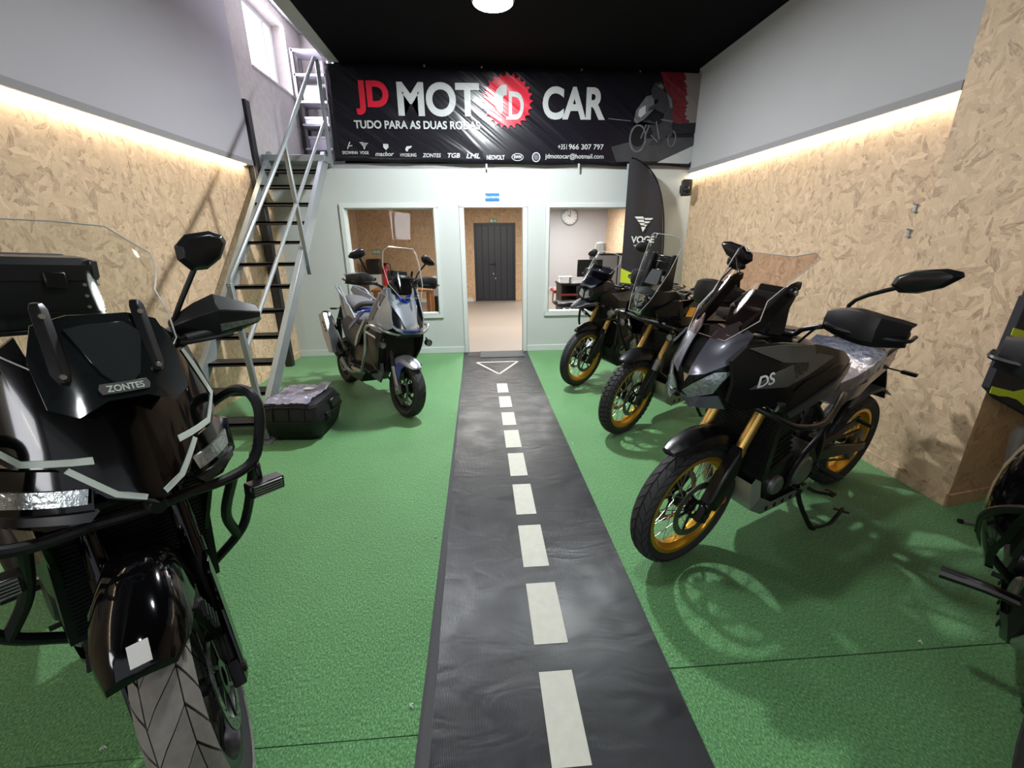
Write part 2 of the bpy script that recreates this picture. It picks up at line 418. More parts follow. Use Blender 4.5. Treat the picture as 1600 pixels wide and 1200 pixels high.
        if sub:
            md = o.modifiers.new('sub', 'SUBSURF'); md.levels = sub; md.render_levels = sub
        if bevel:
            md = o.modifiers.new('bevel', 'BEVEL'); md.width = bevel; md.segments = bseg; md.limit_method = 'ANGLE'; md.angle_limit = R(32)
            md.harden_normals = False
        if label: o['label'] = label
        if kind: o['kind'] = kind
        return o

def skin(outline, fn, step=0.04, th=0.006, inner=None):
    """a curved panel: 2-D outline lifted to 3-D by fn(a, b); closed with thickness along inner direction"""
    pts = [Vector(p) for p in outline]; n = len(pts)
    bd = []
    for i in range(n):
        a, b = pts[i], pts[(i + 1) % n]; k = max(1, int((b - a).length / step))
        for j in range(k): bd.append(a + (b - a) * j / k)
    m = len(bd)
    lo = Vector((min(p.x for p in pts), min(p.y for p in pts))); hi = Vector((max(p.x for p in pts), max(p.y for p in pts)))
    def inside(p):
        c = False
        for i in range(n):
            a, b = pts[i], pts[(i + 1) % n]
            if (a.y > p.y) != (b.y > p.y) and p.x < (b.x - a.x) * (p.y - a.y) / (b.y - a.y) + a.x: c = not c
        return c
    ins = []
    x = lo.x + step / 2
    while x < hi.x:
        y = lo.y + step / 2
        while y < hi.y:
            p = Vector((x, y))
            if inside(p) and min((p - q).length for q in bd) > step * 0.5: ins.append(p)
            y += step
        x += step
    vs, es, fs, *_ = delaunay_2d_cdt(bd + ins, [(i, (i + 1) % m) for i in range(m)], [list(range(m))], 2, 1e-5)
    mb = MB(); P = [Vector(fn(v.x, v.y)) for v in vs]
    inner = Vector(inner if inner else (0, 0, 0))
    Q = [p + inner * th for p in P]
    cnt = {}
    for f in fs:
        f = list(f)
        for i in range(len(f)):
            e = (f[i], f[(i + 1) % len(f)]); k = tuple(sorted(e)); cnt.setdefault(k, []).append(e)
    N = len(P); F = [tuple(f) for f in fs] + [tuple(reversed([i + N for i in f])) for f in fs]
    for k, l in cnt.items():
        if len(l) == 1: a, b = l[0]; F.append((b, a, a + N, b + N))
    mb.add(P + Q, F)
    return mb

def empty(name, loc=(0, 0, 0), rot=(0, 0, 0)):
    o = bpy.data.objects.new(name, None); COL.objects.link(o); o.location = loc; o.rotation_euler = rot; o.empty_display_size = 0.1
    return o
def tag(o, label=None, cat=None, group=None, kind=None):
    if label: o['label'] = label
    if cat: o['category'] = cat
    if group: o['group'] = group
    if kind: o['kind'] = kind
    return o
def text_mb(txt, size, offset=0.0, depth=0.001, align='LEFT', shear=0.0, sx=1.0):
    """letters as mesh in the x-z plane, facing -y"""
    c = bpy.data.curves.new('txt', 'FONT'); c.body = txt; c.size = size; c.offset = offset; c.extrude = depth; c.align_x = align; c.shear = shear
    c.resolution_u = 6
    o = bpy.data.objects.new('txt', c); COL.objects.link(o)
    dg = bpy.context.evaluated_depsgraph_get(); me = bpy.data.meshes.new_from_object(o.evaluated_get(dg))
    mb = MB(); mb.add([Vector((v.co.x * sx, -v.co.z, v.co.y)) for v in me.vertices], [tuple(p.vertices) for p in me.polygons])
    bpy.data.objects.remove(o); bpy.data.curves.remove(c); bpy.data.meshes.remove(me)
    return mb
def copy_obj(o, parent, mx=None):
    c = o.copy(); COL.objects.link(c); c.parent = parent
    if mx is not None: c.matrix_local = mx
    return c
T = Matrix.Translation
def RX(a): return Matrix.Rotation(a, 4, 'X')
def RY(a): return Matrix.Rotation(a, 4, 'Y')
def RZ(a): return Matrix.Rotation(a, 4, 'Z')

# ------------------------------------------------------------------ the room
XL, XR, YB, ZC = -2.67, 2.97, 6.36, 3.67
def st(mb, name, m, parent=None, **k):
    o = mb.build(name, m, parent, **k)
    if parent is None: o['kind'] = 'structure'
    return o
floor = st(MB().b2((-3.4, -3.6, -0.12), (3.6, YB, -0.012)), 'floor', 'mat_grey')
for i, (x0, x1, y0, y1) in enumerate([(-2.67, -0.262, 1.052, YB), (-2.67, -0.262, -3.6, 1.048), (0.685, 2.97, 1.222, YB), (0.685, 3.36, -3.6, 1.216), (2.97, 3.36, 1.222, 2.30)]):
    MB().b2((x0, y0, -0.011), (x1, y1, 0)).build('turf_strip', 'turf', floor)
MB().add([(-0.275, YB, 0.004), (0.665, YB, 0.004), (0.745, -3.6, 0.004), (-0.16, -3.6, 0.004), (-0.275, YB, -0.011), (0.665, YB, -0.011), (0.745, -3.6, -0.011), (-0.16, -3.6, -0.011)],
         [(0, 3, 2, 1), (4, 5, 6, 7), (0, 1, 5, 4), (1, 2, 6, 5), (2, 3, 7, 6), (3, 0, 4, 7)]).build('road_runner', 'road_rubber', floor, label='shiny black rubber runner made to look like a road')
dash = [(0.160, 0.280, 4.815, 4.505), (0.165, 0.289, 4.382, 4.064), (0.170, 0.294, 3.928, 3.621), (0.172, 0.300, 3.51, 3.174), (0.178, 0.302, 3.074, 2.727), (0.182, 0.307, 2.614, 2.268), (0.182, 0.316, 2.160, 1.816), (0.182, 0.326, 1.702, 1.362), (0.185, 0.316, 1.24, 0.912), (0.187, 0.32, 0.79, 0.46), (0.19, 0.325, 0.34, 0.0)]
for x0, x1, y0, y1 in dash:
    MB().b2((x0, y1, 0.004), (x1, y0, 0.006)).build('lane_dash', 'dash_paint', floor)
tri = [Vector((-0.078, 5.757, 0.005)), Vector((0.49, 5.765, 0.005)), Vector((0.206, 5.197, 0.005))]
for i in range(3):
    a, b = tri[i], tri[(i + 1) % 3]
    MB().bar(a, b, 0.028, 0.002).build('triangle_marking', 'dash_paint', floor)

def board_wall(parent, name, axis, v, th, u0, u1, z0, z1, m, step=1.25, rows=((0, 2.5),), out=1):
    """boards standing side by side with a fine open joint"""
    u = u0; g = 0.0015
    while u < u1 - 0.01:
        ue = min(u + step, u1)
        for r0, r1 in rows:
            a0, a1 = max(z0, r0), min(z1, r1)
            if a1 - a0 < 0.02: continue
            j = random.uniform(-0.0015, 0.0015)
            lo, hi = (v + j, v + th)
            if axis == 'X': mb = MB().b2((lo, u + g, a0 + g), (hi, ue - g, a1 - g))
            else: mb = MB().b2((u + g, lo, a0 + g), (ue - g, hi, a1 - g))
            mb.build(name, m, parent)
        u = ue
# left side
wl = st(MB().b2((-2.95, -3.6, 0), (-2.70, YB, 2.45)), 'wall_left', 'plaster')
board_wall(wl, 'osb_panel', 'X', -2.67, -0.03, -3.6, YB, 0.0, 2.45, 'osb_side', 1.25)
st(MB().b2((-2.67, -3.6, 0), (-2.655, YB, 0.085)), 'baseboard_left', 'osb_side')
st(MB().b2((-2.95, -3.6, 2.45), (-2.60, 5.80, 4.62)), 'wall_left_upper', 'wall_daylight_tint')
st(MB().b2((-2.602, -3.6, 2.449), (-2.594, 5.80, 2.50)), 'trim_1', 'wall_edge')
MB().b2((-2.656, -3.3, 2.441), (-2.630, 5.70, 2.449)).build('led_strip', 'led', wl)
st(MB().tube([(-2.665, 5.83, 2.46), (-2.62, 5.83, 2.455), (-2.60, 5.83, 2.43), (-2.60, 5.83, 2.2)], 0.022, 8, 4), 'trim_2', 'aluminium')
# wall with the high window, beyond the white box wall
wu = st(MB().b2((-2.95, 5.80, 2.45), (-2.66, 8.2, 3.62)).b2((-2.95, 5.80, 3.62), (-2.66, 6.37, 4.62)).b2((-2.95, 7.60, 3.62), (-2.66, 8.2, 4.62)).b2((-2.95, 6.37, 4.48), (-2.66, 7.60, 4.62)), 'wall_left_rear', 'plaster')
win = st(MB().b2((-2.88, 6.37, 3.62), (-2.83, 6.42, 4.48)).b2((-2.88, 7.52, 3.62), (-2.83, 7.60, 4.48)).b2((-2.88, 6.42, 3.62), (-2.83, 7.52, 3.67)).b2((-2.88, 6.42, 4.42), (-2.83, 7.52, 4.48)).b2((-2.875, 7.30, 3.67), (-2.835, 7.34, 4.42)), 'window_1', 'white_plastic', bevel=0.004)
MB().b2((-2.858, 6.42, 3.67), (-2.852, 7.52, 4.42)).build('pane', 'pane', win)
MB().b2((-2.83, 6.37, 3.605), (-2.645, 7.62, 3.63)).build('window_sill', 'plaster', win)
m_ = mat('bright_sky', (1, 1, 1), 0.5, emit=(0.95, 0.93, 1.0), es=3.2)
st(MB().b2((-3.3, 5.6, 3.0), (-3.28, 8.4, 5.2)), 'sky_outside', 'bright_sky')
# right side
wr = st(MB().b2((3.0, 2.78, 0), (3.4, YB, 2.45)), 'wall_right', 'plaster')
board_wall(wr, 'osb_panel', 'X', 2.97, 0.03, 2.78, YB, 0.0, 2.45, 'osb_side', 1.2)
st(MB().b2((2.90, 2.80, 2.45), (3.4, YB, ZC)), 'wall_right_upper', 'grey_wall')
st(MB().b2((2.894, 2.80, 2.449), (2.902, YB, 2.50)), 'trim_3', 'wall_edge')
MB().b2((2.93, 2.82, 2.441), (2.956, YB - 0.02, 2.449)).build('led_strip', 'led', wr)
col = st(MB().b2((2.93, 2.26, 0), (3.40, 2.78, ZC)), 'wall_right_column', 'plaster')
MB().add([(2.90, 2.146, 0), (2.90, 2.80, 0), (2.955, 2.80, 0), (2.93, 2.17, 0), (2.90, 2.146, ZC), (2.90, 2.80, ZC), (2.955, 2.80, ZC), (2.93, 2.17, ZC)],
         [(3, 2, 1, 0), (4, 5, 6, 7), (0, 1, 5, 4), (1, 2, 6, 5), (2, 3, 7, 6), (3, 0, 4, 7)]).build('osb_panel', 'osb_side', col)
MB().add([(2.902, 2.144, 0), (3.36, 2.229, 0), (3.36, 2.26, 0), (2.93, 2.20, 0), (2.902, 2.144, ZC), (3.36, 2.229, ZC), (3.36, 2.26, ZC), (2.93, 2.20, ZC)],
         [(3, 2, 1, 0), (4, 5, 6, 7), (0, 1, 5, 4), (1, 2, 6, 5), (2, 3, 7, 6), (3, 0, 4, 7)]).build('osb_panel', 'osb_face', col)
wn = st(MB().b2((3.39, -3.6, 0), (3.6, 2.30, ZC)), 'wall_right_front', 'plaster')
board_wall(wn, 'osb_panel', 'X', 3.36, 0.03, -3.6, 2.235, 0, ZC, 'osb_side', 1.22, rows=((0, 2.5), (2.5, ZC)))
bb = st(MB().b2((2.955, 2.80, 0), (2.97, YB, 0.085)).b2((2.885, 2.146, 0), (2.90, 2.80, 0.085)), 'baseboard_right', 'osb_side')
MB().add([(2.885, 2.127, 0), (3.36, 2.214, 0), (3.36, 2.229, 0), (2.9, 2.144, 0), (2.885, 2.127, 0.085), (3.36, 2.214, 0.085), (3.36, 2.229, 0.085), (2.9, 2.144, 0.085)],
         [(3, 2, 1, 0), (4, 5, 6, 7), (0, 1, 5, 4), (1, 2, 6, 5), (2, 3, 7, 6), (3, 0, 4, 7)]).build('baseboard_return', 'osb_face', bb)
# ceiling, beam, front
st(MB().b2((-1.63, -3.6, ZC), (3.6, YB - 0.03, ZC + 0.1)), 'ceiling', 'black_ceiling')
st(MB().b2((-2.95, -3.6, 4.60), (-1.6, 8.2, 4.7)), 'ceiling_upper', 'beam')
st(MB().b2((-1.745, -3.6, ZC - 0.005), (-1.63, YB, 4.6)).b2((-1.83, -3.6, ZC + 0.05), (-1.745, YB, ZC + 0.14)), 'trim_4', 'beam')
st(MB().b2((-3.4, -3.75, 0), (-2.3, -3.6, 4.6)).b2((1.7, -3.75, 0), (3.6, -3.6, 4.6)).b2((-2.3, -3.75, 2.9), (1.7, -3.6, 4.6)), 'wall_front', 'grey_wall')
# back wall with the door and the two office windows
Y0, Y1 = YB, YB + 0.12
DX0, DX1, DZ = -0.205, 0.628, 2.035
W1, W2, WZ0, WZ1 = (-1.785, -0.60), (0.985, 2.30), 0.59, 2.022
wb = MB()
wb.b2((-2.95, Y0, 2.03), (3.3, Y1, 2.56))
for a, b in ((-2.95, W1[0]), (W1[1], DX0), (DX1, W2[0]), (W2[1], 3.3)): wb.b2((a, Y0, 0), (b, Y1, 2.03))
for a, b in (W1, W2): wb.b2((a, Y0, 0), (b, Y1, WZ0))
st(wb, 'wall_back', 'white_wall')
for i, (a, b) in enumerate((W1, W2)):
    fr = MB()
    fr.b2((a - 0.055, Y0 - 0.022, WZ1), (b + 0.055, Y0, WZ1 + 0.055)).b2((a - 0.055, Y0 - 0.022, WZ0 - 0.06), (b + 0.055, Y0, WZ0))
    fr.b2((a - 0.055, Y0 - 0.022, WZ0), (a, Y0, WZ1)).b2((b, Y0 - 0.022, WZ0), (b + 0.055, Y0, WZ1))
    fr.b2((a, Y0, WZ0), (a + 0.012, Y1, WZ1)).b2((b - 0.012, Y0, WZ0), (b, Y1, WZ1)).b2((a, Y0, WZ0), (b, Y1, WZ0 + 0.012)).b2((a, Y0, WZ1 - 0.012), (b, Y1, WZ1))
    w = st(fr, 'window_%d' % (i + 2), 'frame_white', bevel=0.003)
    MB().b2((a + 0.01, Y0 + 0.055, WZ0 + 0.01), (b - 0.01, Y0 + 0.063, WZ1 - 0.01)).build('pane', 'pane', w)
fr = MB()
for x0, x1 in ((DX0 - 0.05, DX0 + 0.012), (DX1 - 0.012, DX1 + 0.05)): fr.b2((x0, Y0 - 0.022, 0), (x1, Y1 + 0.01, DZ))
fr.b2((DX0 - 0.05, Y0 - 0.022, DZ - 0.012), (DX1 + 0.05, Y1 + 0.01, DZ + 0.045))
st(fr, 'trim_5', 'frame_white', bevel=0.003)
st(MB().b2((-2.655, Y0 - 0.015, 0), (DX0 - 0.05, Y0, 0.09)).b2((DX1 + 0.05, Y0 - 0.015, 0), (2.955, Y0, 0.09)), 'baseboard_back', 'frame_white', bevel=0.003)
st(MB().b2((-2.95, YB, 2.50), (3.3, 8.3, 2.56)), 'mezzanine_floor', 'grey_wall')
st(MB().b2((-1.70, YB + 0.02, 2.56), (3.3, YB + 0.1, ZC + 0.1)), 'wall_mezzanine', 'black_ceiling')
st(MB().b2((-2.95, 8.2, 2.5), (-1.6, 8.3, 4.7)), 'wall_mezzanine_rear', 'plaster')
# ---- office behind
OX0, OX1 = -3.1, 4.05
st(MB().b2((OX0 - 0.1, Y1, -0.1), (OX1 + 0.1, 14.4, -0.002)).b2((DX0, Y0, -0.1), (DX1, Y1, -0.002)), 'floor_office', 'office_wood')
st(MB().b2((OX0 - 0.1, Y1, 2.50), (OX1 + 0.1, 14.4, 2.6)), 'ceiling_office', 'white_wall')
wo = st(MB().b2((OX0, 11.93, 0), (-0.13, 12.05, 2.5)).b2((0.96, 11.93, 0), (1.30, 12.05, 2.5)).b2((-0.13, 11.93, 2.0), (0.96, 12.05, 2.5)), 'wall_office', 'plaster')
board_wall(wo, 'osb_panel', 'Y', 11.90, 0.03, OX0, -0.13, 0, 2.5, 'osb_face', 1.2)
MB().b2((0.96, 11.90, 0), (1.30, 11.93, 2.5)).build('osb_panel', 'osb_face', wo)
MB().b2((-0.13, 11.90, 2.0), (0.96, 11.93, 2.5)).build('osb_panel', 'osb_face', wo)
wo2 = st(MB().b2((OX0 - 0.1, Y1, 0), (OX0 - 0.03, 12, 2.5)), 'wall_office_left', 'plaster')
board_wall(wo2, 'osb_panel', 'X', OX0, -0.03, Y1, 11.9, 0, 2.5, 'osb_side', 1.2)
st(MB().b2((1.30, 14.3, 0), (OX1 + 0.1, 14.4, 2.5)).b2((1.26, 12.0, 0), (1.32, 14.4, 2.5)), 'wall_office_rear', 'grey_wall')
wo3 = st(MB().b2((OX1 + 0.03, Y1, 0), (OX1 + 0.1, 14.4, 2.5)), 'wall_office_right', 'plaster')
board_wall(wo3, 'osb_panel', 'X', OX1, 0.03, Y1, 14.3, 0, 2.5, 'osb_side', 1.2)
st(MB().b2((1.32, 14.28, 0), (OX1, 14.3, 0.1)).b2((OX0, 11.885, 0), (-0.2, 11.9, 0.09)), 'baseboard_office', 'frame_white')
dr = st(MB().b2((-0.13, 11.93, 0), (-0.09, 12.0, 2.0)).b2((0.92, 11.93, 0), (0.96, 12.0, 2.0)).b2((-0.09, 11.93, 1.96), (0.92, 12.0, 2.0)), 'door_1', 'black_door')
MB().b2((-0.09, 11.96, 0), (0.92, 11.99, 1.96)).build('door_leaf', 'black_door', dr)
for k in range(6):
    x0 = -0.075 + k * 0.163
    MB().b2((x0, 11.945, 0.05), (x0 + 0.155, 11.962, 1.93)).build('door_plank', 'black_door', dr, bevel=0.004)
MB().b2((0.40, 11.93, 0.88), (0.43, 11.95, 1.06)).cyl((0.415, 11.91, 0.98), 0.012, 0.05).b2((0.30, 11.885, 0.97), (0.425, 11.9, 0.99)).build('door_handle', 'plastic', dr)
for x, z in ((0.37, 0.72), (0.42, 0.60)):
    MB().cyl((x, 11.935, z), 0.022, 0.02).build('door_bolt', 'alloy', dr)

def thing(name, label, cat, loc=(0, 0, 0), rot=(0, 0, 0), group=None):
    return tag(empty(name, loc, rot), label, cat, group)

# small things of the office
t = thing('exit_sign', 'small green exit sign above the black office door', 'sign', (0.385, 11.895, 2.05))
MB().b2((-0.10, -0.01, -0.05), (0.10, 0.004, 0.05)).build('sign_panel', 'green_sign', t)
MB().b2((-0.07, -0.012, -0.03), (-0.02, -0.009, 0.03)).b2((0.0, -0.012, -0.008), (0.05, -0.009, 0.008)).prism([(0.05, -0.012, -0.025), (0.08, -0.012, 0), (0.05, -0.012, 0.025)], (0, 0.003, 0)).build('pictogram', 'white_text', t)
t = thing('extinguisher_sign', 'pale green plate on the office board wall, left window', 'sign', (-2.64, 11.895, 1.31))
MB().b2((-0.115, -0.01, -0.06), (0.115, 0.004, 0.06)).build('sign_panel', 'green_sign', t)
for x in (-0.07, -0.02, 0.03, 0.07): MB().b2((x - 0.014, -0.012, -0.03), (x + 0.014, -0.009, 0.03)).build('pictogram', 'white_text', t)
t = thing('fire_extinguisher', 'red fire extinguisher by the office board wall', 'fire extinguisher', (-2.40, 11.6, 0))
MB().lathe([(0, 0.35), (0.075, 0.36), (0.08, 0.42), (0.08, 0.88), (0.05, 0.96), (0.022, 0.99), (0, 0.99)], seg=20, axis='Z').build('cylinder', 'red_print', t)
MB().b2((-0.03, -0.03, 0.98), (0.03, 0.03, 1.05)).tube([(0.02, 0, 1.03), (0.12, 0, 1.0), (0.12, 0, 0.7)], 0.012, 6, 4).build('valve', 'plastic', t)
MB().b2((-0.05, 0.06, 0.40), (0.05, 0.29, 0.48)).build('bracket', 'plastic', t)
t = thing('water_dispenser', 'dark box on a stand beside the fire extinguisher', 'cabinet', (-2.66, 11.55, 0))
MB().b2((-0.15, -0.15, 0), (0.15, 0.15, 0.78)).build('base', 'white_plastic', t, bevel=0.01)
MB().b2((-0.16, -0.16, 0.78), (0.16, 0.16, 1.15)).build('box', 'satin_black', t, bevel=0.02)
t = thing('office_table', 'wooden table in the office seen through the left window', 'table', (-1.25, 8.6, 0))
MB().b2((-0.75, -0.4, 0.70), (0.35, 0.4, 0.74)).build('table_top', 'wood_brown', t, bevel=0.004)
for x in (-0.68, 0.28):
    for y in (-0.34, 0.34): MB().b2((x - 0.035, y - 0.035, 0), (x + 0.035, y + 0.035, 0.70)).build('leg', 'wood_brown', t)
t = thing('storage_box', 'white box standing under the office table edge', 'box', (-0.75, 9.3, 0))
MB().b2((-0.22, -0.2, 0), (0.22, 0.2, 0.5)).build('box_body', 'satin_black', t, bevel=0.01)
MB().b2((-0.24, -0.22, 0.5), (0.24, 0.22, 0.88)).build('box_top', 'shelf_grey', t, bevel=0.01)
t = thing('wall_clock', 'round white wall clock in the office', 'clock', (2.86, 14.285, 2.24))
MB().lathe([(0, 0), (0.21, 0), (0.24, -0.02), (0.25, -0.045), (0.225, -0.05), (0.22, -0.03), (0, -0.03)], seg=40).build('case', 'alloy', t)
MB().cyl((0, -0.034, 0), 0.218, 0.004, seg=40).build('dial', 'white_plastic', t)
for k in range(12):
    a = k * PI / 6
    MB().bar((0.17 * math.sin(a), -0.038, 0.17 * math.cos(a)), (0.205 * math.sin(a), -0.038, 0.205 * math.cos(a)), 0.012, 0.004, (0, 1, 0)).build('hour_mark', 'plastic', t)
for a, l in ((-0.9, 0.10), (0.05, 0.16)): MB().bar((0, -0.042, 0), (l * math.sin(a), -0.042, l * math.cos(a)), 0.014, 0.004, (0, 1, 0)).build('clock_hand', 'plastic', t)
t = thing('office_desk', 'black desk with a red edge seen through the right window', 'desk', (1.62, 8.7, 0))
MB().b2((0, 0, 0), (0.04, 0.62, 0.72)).b2((0.96, 0, 0), (1.0, 0.62, 0.72)).b2((0.04, 0.5, 0.2), (0.96, 0.52, 0.7)).build('desk_frame', 'satin_black', t)
MB().b2((-0.02, -0.02, 0.72), (1.02, 0.64, 0.76)).build('desk_top', 'satin_black', t)
MB().b2((-0.02, -0.03, 0.52), (1.02, -0.018, 0.56)).b2((-0.02, -0.03, 0.10), (1.02, -0.018, 0.14)).build('edge_strip', 'red_leather', t)
MB().b2((0.30, -0.02, 0.08), (0.62, 0.02, 0.70)).build('drawer_front', 'satin_black', t, bevel=0.005)
t = thing('office_chair', 'chair with brown leather armrests beside the office desk', 'chair', (1.62, 8.05, 0))
MB().b2((-0.23, -0.22, 0.42), (0.23, 0.22, 0.50)).build('seat', 'satin_black', t, bevel=0.03)
MB().b2((-0.03, -0.03, 0.1), (0.03, 0.03, 0.42)).build('column', 'alloy', t)
for s in (-1, 1):
    MB().tube([(s * 0.27, -0.2, 0.70), (s * 0.27, 0, 0.72), (s * 0.27, 0.22, 0.70)], [0.03, 0.042, 0.03], 8, 4).build('armrest', 'red_leather', t)
    MB().tube([(s * 0.22, 0, 0.44), (s * 0.28, 0, 0.5), (s * 0.27, 0, 0.70)], 0.014, 6, 3).build('arm_support', 'alloy', t)
for k in range(5):
    a = k * 2 * PI / 5
    MB().bar((0, 0, 0.1), (0.26 * math.cos(a), 0.26 * math.sin(a), 0.06), 0.04, 0.03).cyl((0.27 * math.cos(a), 0.27 * math.sin(a), 0.03), 0.03, 0.03, 'X', 10).build('foot', 'satin_black', t)
t = thing('document_tray', 'pale tray standing on the black office desk', 'tray', (1.74, 8.95, 0.76))
MB().b2((-0.13, -0.1, 0.10), (0.13, 0.1, 0.12)).b2((-0.12, -0.09, 0.0), (-0.1, 0.09, 0.1)).b2((0.1, -0.09, 0.0), (0.12, 0.09, 0.1)).build('tray_body', 'white_plastic', t)
t = thing('computer_monitor', 'black computer monitor on the office desk', 'monitor', (2.25, 9.0, 0.76))
MB().b2((-0.26, -0.015, 0.10), (0.26, 0.015, 0.44)).build('display', 'satin_black', t, bevel=0.006)
MB().b2((-0.02, -0.01, 0.01), (0.02, 0.02, 0.12)).b2((-0.12, -0.08, 0), (0.12, 0.08, 0.012)).build('stand', 'plastic', t)
t = thing('office_cabinet', 'low dark cabinet by the office wall at right', 'cabinet', (3.55, 11.0, 0))
MB().b2((-0.75, -0.25, 0), (0.4, 0.3, 1.25)).build('cabinet_body', 'dark_metal', t, bevel=0.01)
for x in (-0.73, -0.16): MB().b2((x, -0.268, 0.04), (x + 0.54, -0.25, 1.21)).build('cabinet_door', 'shelf_grey', t, bevel=0.004)
t = thing('paper_bag', 'white bag on top of the low office cabinet', 'bag', (3.0, 11.0, 1.25))
MB().lathe([(0, 0), (0.13, 0), (0.15, 0.12), (0.12, 0.24), (0.05, 0.27), (0, 0.26)], axis='Z', seg=9).build('bag_body', 'white_plastic', t)
for x, y in ((0.6, 8.6), (2.6, 12.4)):
    t = thing('office_ceiling_panel', 'square light panel in the office ceiling, %s' % ('near the door' if x < 1 else 'by the clock wall'), 'lamp', (x, y, 2.5))
    MB().b2((-0.32, -0.32, -0.03), (0.32, 0.32, 0)).build('housing', 'white_plastic', t)
    MB().b2((-0.29, -0.29, -0.036), (0.29, 0.29, -0.03)).build('diffuser', 'office_glow', t)

# ceiling lamps of the hall
for i, (x, y) in enumerate(LAMPS):
    t = thing('ceiling_lamp', ['round ceiling lamp glowing at the top edge of the photo', 'round ceiling lamp above the middle of the runner', 'round ceiling lamp behind the viewer'][i], 'lamp', (x, y, ZC))
    MB().lathe([(0, 0), (0.19, 0), (0.195, -0.03), (0.18, -0.055), (0.17, -0.045), (0, -0.045)], axis='Z', seg=36).build('housing', 'white_plastic', t)
    MB().cyl((0, 0, -0.054), 0.165, 0.012, 'Z', 36).build('diffuser', 'lamp_glow', t)

# door plate with word, door mat
t = thing('door_plate', 'blue plate reading Escritório above the doorway', 'sign', (0.199, YB - 0.002, 2.155))
MB().b2((-0.095, -0.008, -0.047), (0.095, 0, 0.047)).build('plate', 'blue_sign', t, bevel=0.002)
text_mb('Escritório', 0.048, 0.0006, 0.0005, 'CENTER').xf(T((0, -0.009, -0.014))).build('lettering', 'white_text', t)
t = thing('door_mat', 'thin grey mat lying at the doorway', 'mat', (0.29, 6.17, 0.005))
MB().b2((-0.31, -0.17, 0), (0.31, 0.17, 0.010)).build('mat_pile', 'mat_grey', t, bevel=0.003)
MB().b2((-0.325, -0.185, 0), (0.325, 0.185, 0.005)).build('mat_edge', 'plastic', t)

# unseen window frame added around the added side light, behind the viewer
w4 = st(MB().b2((-2.60, -2.15, 1.62), (-2.54, -2.09, 2.38)).b2((-2.60, -1.41, 1.62), (-2.54, -1.35, 2.38)).b2((-2.60, -2.09, 1.62), (-2.54, -1.41, 1.68)).b2((-2.60, -2.09, 2.32), (-2.54, -1.41, 2.38)), 'window_4', 'frame_white', bevel=0.003)
# ------------------------------------------------------------------ banner
bn = thing('shop_banner', 'long shiny black vinyl banner lettered JD MOTO CAR on the back wall', 'banner', (0.56, 6.31, 2.56))
BX, BZ = 0.56, 2.56
def sag(x, z):
    return 0.010 * math.sin(x * 3.1 + z * 4) + 0.012 * math.sin(x * 1.3 - z * 6 + 1)
nx, nz = 70, 18
mb = MB(); rs = []
for j in range(nz + 1):
    row = []
    for i in range(nx + 1):
        u = i / nx; x = -1.80 + u * 4.73
        zb = 2.575 - 0.045 * u + 0.008 * math.sin(u * 30); zt = 3.655 - 0.03 * u
        if u < 0.03: zt -= 0.02; 
        z = zb + (zt - zb) * j / nz
        row.append(Vector((x - BX, sag(x, z) * 0.35, z - BZ)))
    rs.append(row)
mb.rings(rs, False, False).build('vinyl_sheet', 'banner_vinyl', bn, solid=0.003)
def on_banner(mb_, x, z, name, m, dy=-0.014, **k):
    mb_.xf(T((x - BX, dy, z - BZ)))
    return mb_.build(name, m, bn, **k)
def fit(txt, x0, x1, z0, z1, bold, name, m, shear=0, dy=-0.014):
    t_ = text_mb(txt, 1.0, 0, 0.0008, shear=shear)
    w = max(v.x for v in t_.v) - min(v.x for v in t_.v); h = max(v.z for v in t_.v) - min(v.z for v in t_.v)
    size = (z1 - z0) / h
    t_ = text_mb(txt, size, bold, 0.0008, shear=shear)
    a = min(v.x for v in t_.v); b = max(v.x for v in t_.v); c = min(v.z for v in t_.v)
    k = (x1 - x0) / (b - a)
    t_.v = [Vector(((v.x - a) * k, v.y, v.z - c)) for v in t_.v]
    return on_banner(t_, x0, z0, name, m, dy)
fit('JD', -1.47, -1.06, 3.095, 3.43, 0.017, 'lettering', 'red_print')
fit('MOT', -0.955, 0.06, 3.085, 3.425, 0.017, 'lettering', 'banner_white')
fit('CAR', 0.862, 1.675, 3.065, 3.40, 0.017, 'lettering', 'banner_white')
fit('TUDO PARA AS DUAS RODAS', -1.515, 0.06, 2.945, 3.03, 0.0035, 'lettering', 'banner_white')
fit('+351', 1.072, 1.19, 2.725, 2.785, 0.001, 'lettering', 'banner_white')
fit('966 307 797', 1.215, 1.68, 2.725, 2.785, 0.0015, 'lettering', 'banner_white')
fit('jdmotocar@hotmail.com', 0.905, 1.685, 2.60, 2.675, 0.001, 'lettering', 'banner_white')
gear = []
for k in range(72):
    a = 2 * PI * k / 72; r = 0.335 if k % 3 == 0 else 0.292
    if k % 3 == 0: a += 0.02
    gear.append((r * math.cos(a) * 0.98, 0, r * math.sin(a) * 0.93))
on_banner(MB().prism(gear, (0, 0.001, 0)), 0.413, 3.265, 'gear_emblem', 'red_print', -0.013)
jj = MB().prism([(0.405, 0, 3.445), (0.405, 0, 3.33), (0.375, 0, 3.325), (0.355, 0, 3.30), (0.355, 0, 3.17), (0.335, 0, 3.12), (0.285, 0, 3.155), (0.25, 0, 3.22), (0.248, 0, 3.31), (0.28, 0, 3.39), (0.335, 0, 3.435)], (0, 0.001, 0))
jj.v = [v + Vector((-BX, -0.016, -BZ)) for v in jj.v]; jj.build('emblem_letter', 'banner_white', bn)
fit('D', 0.43, 0.62, 3.06, 3.35, 0.010, 'emblem_letter', 'banner_white', dy=-0.016)
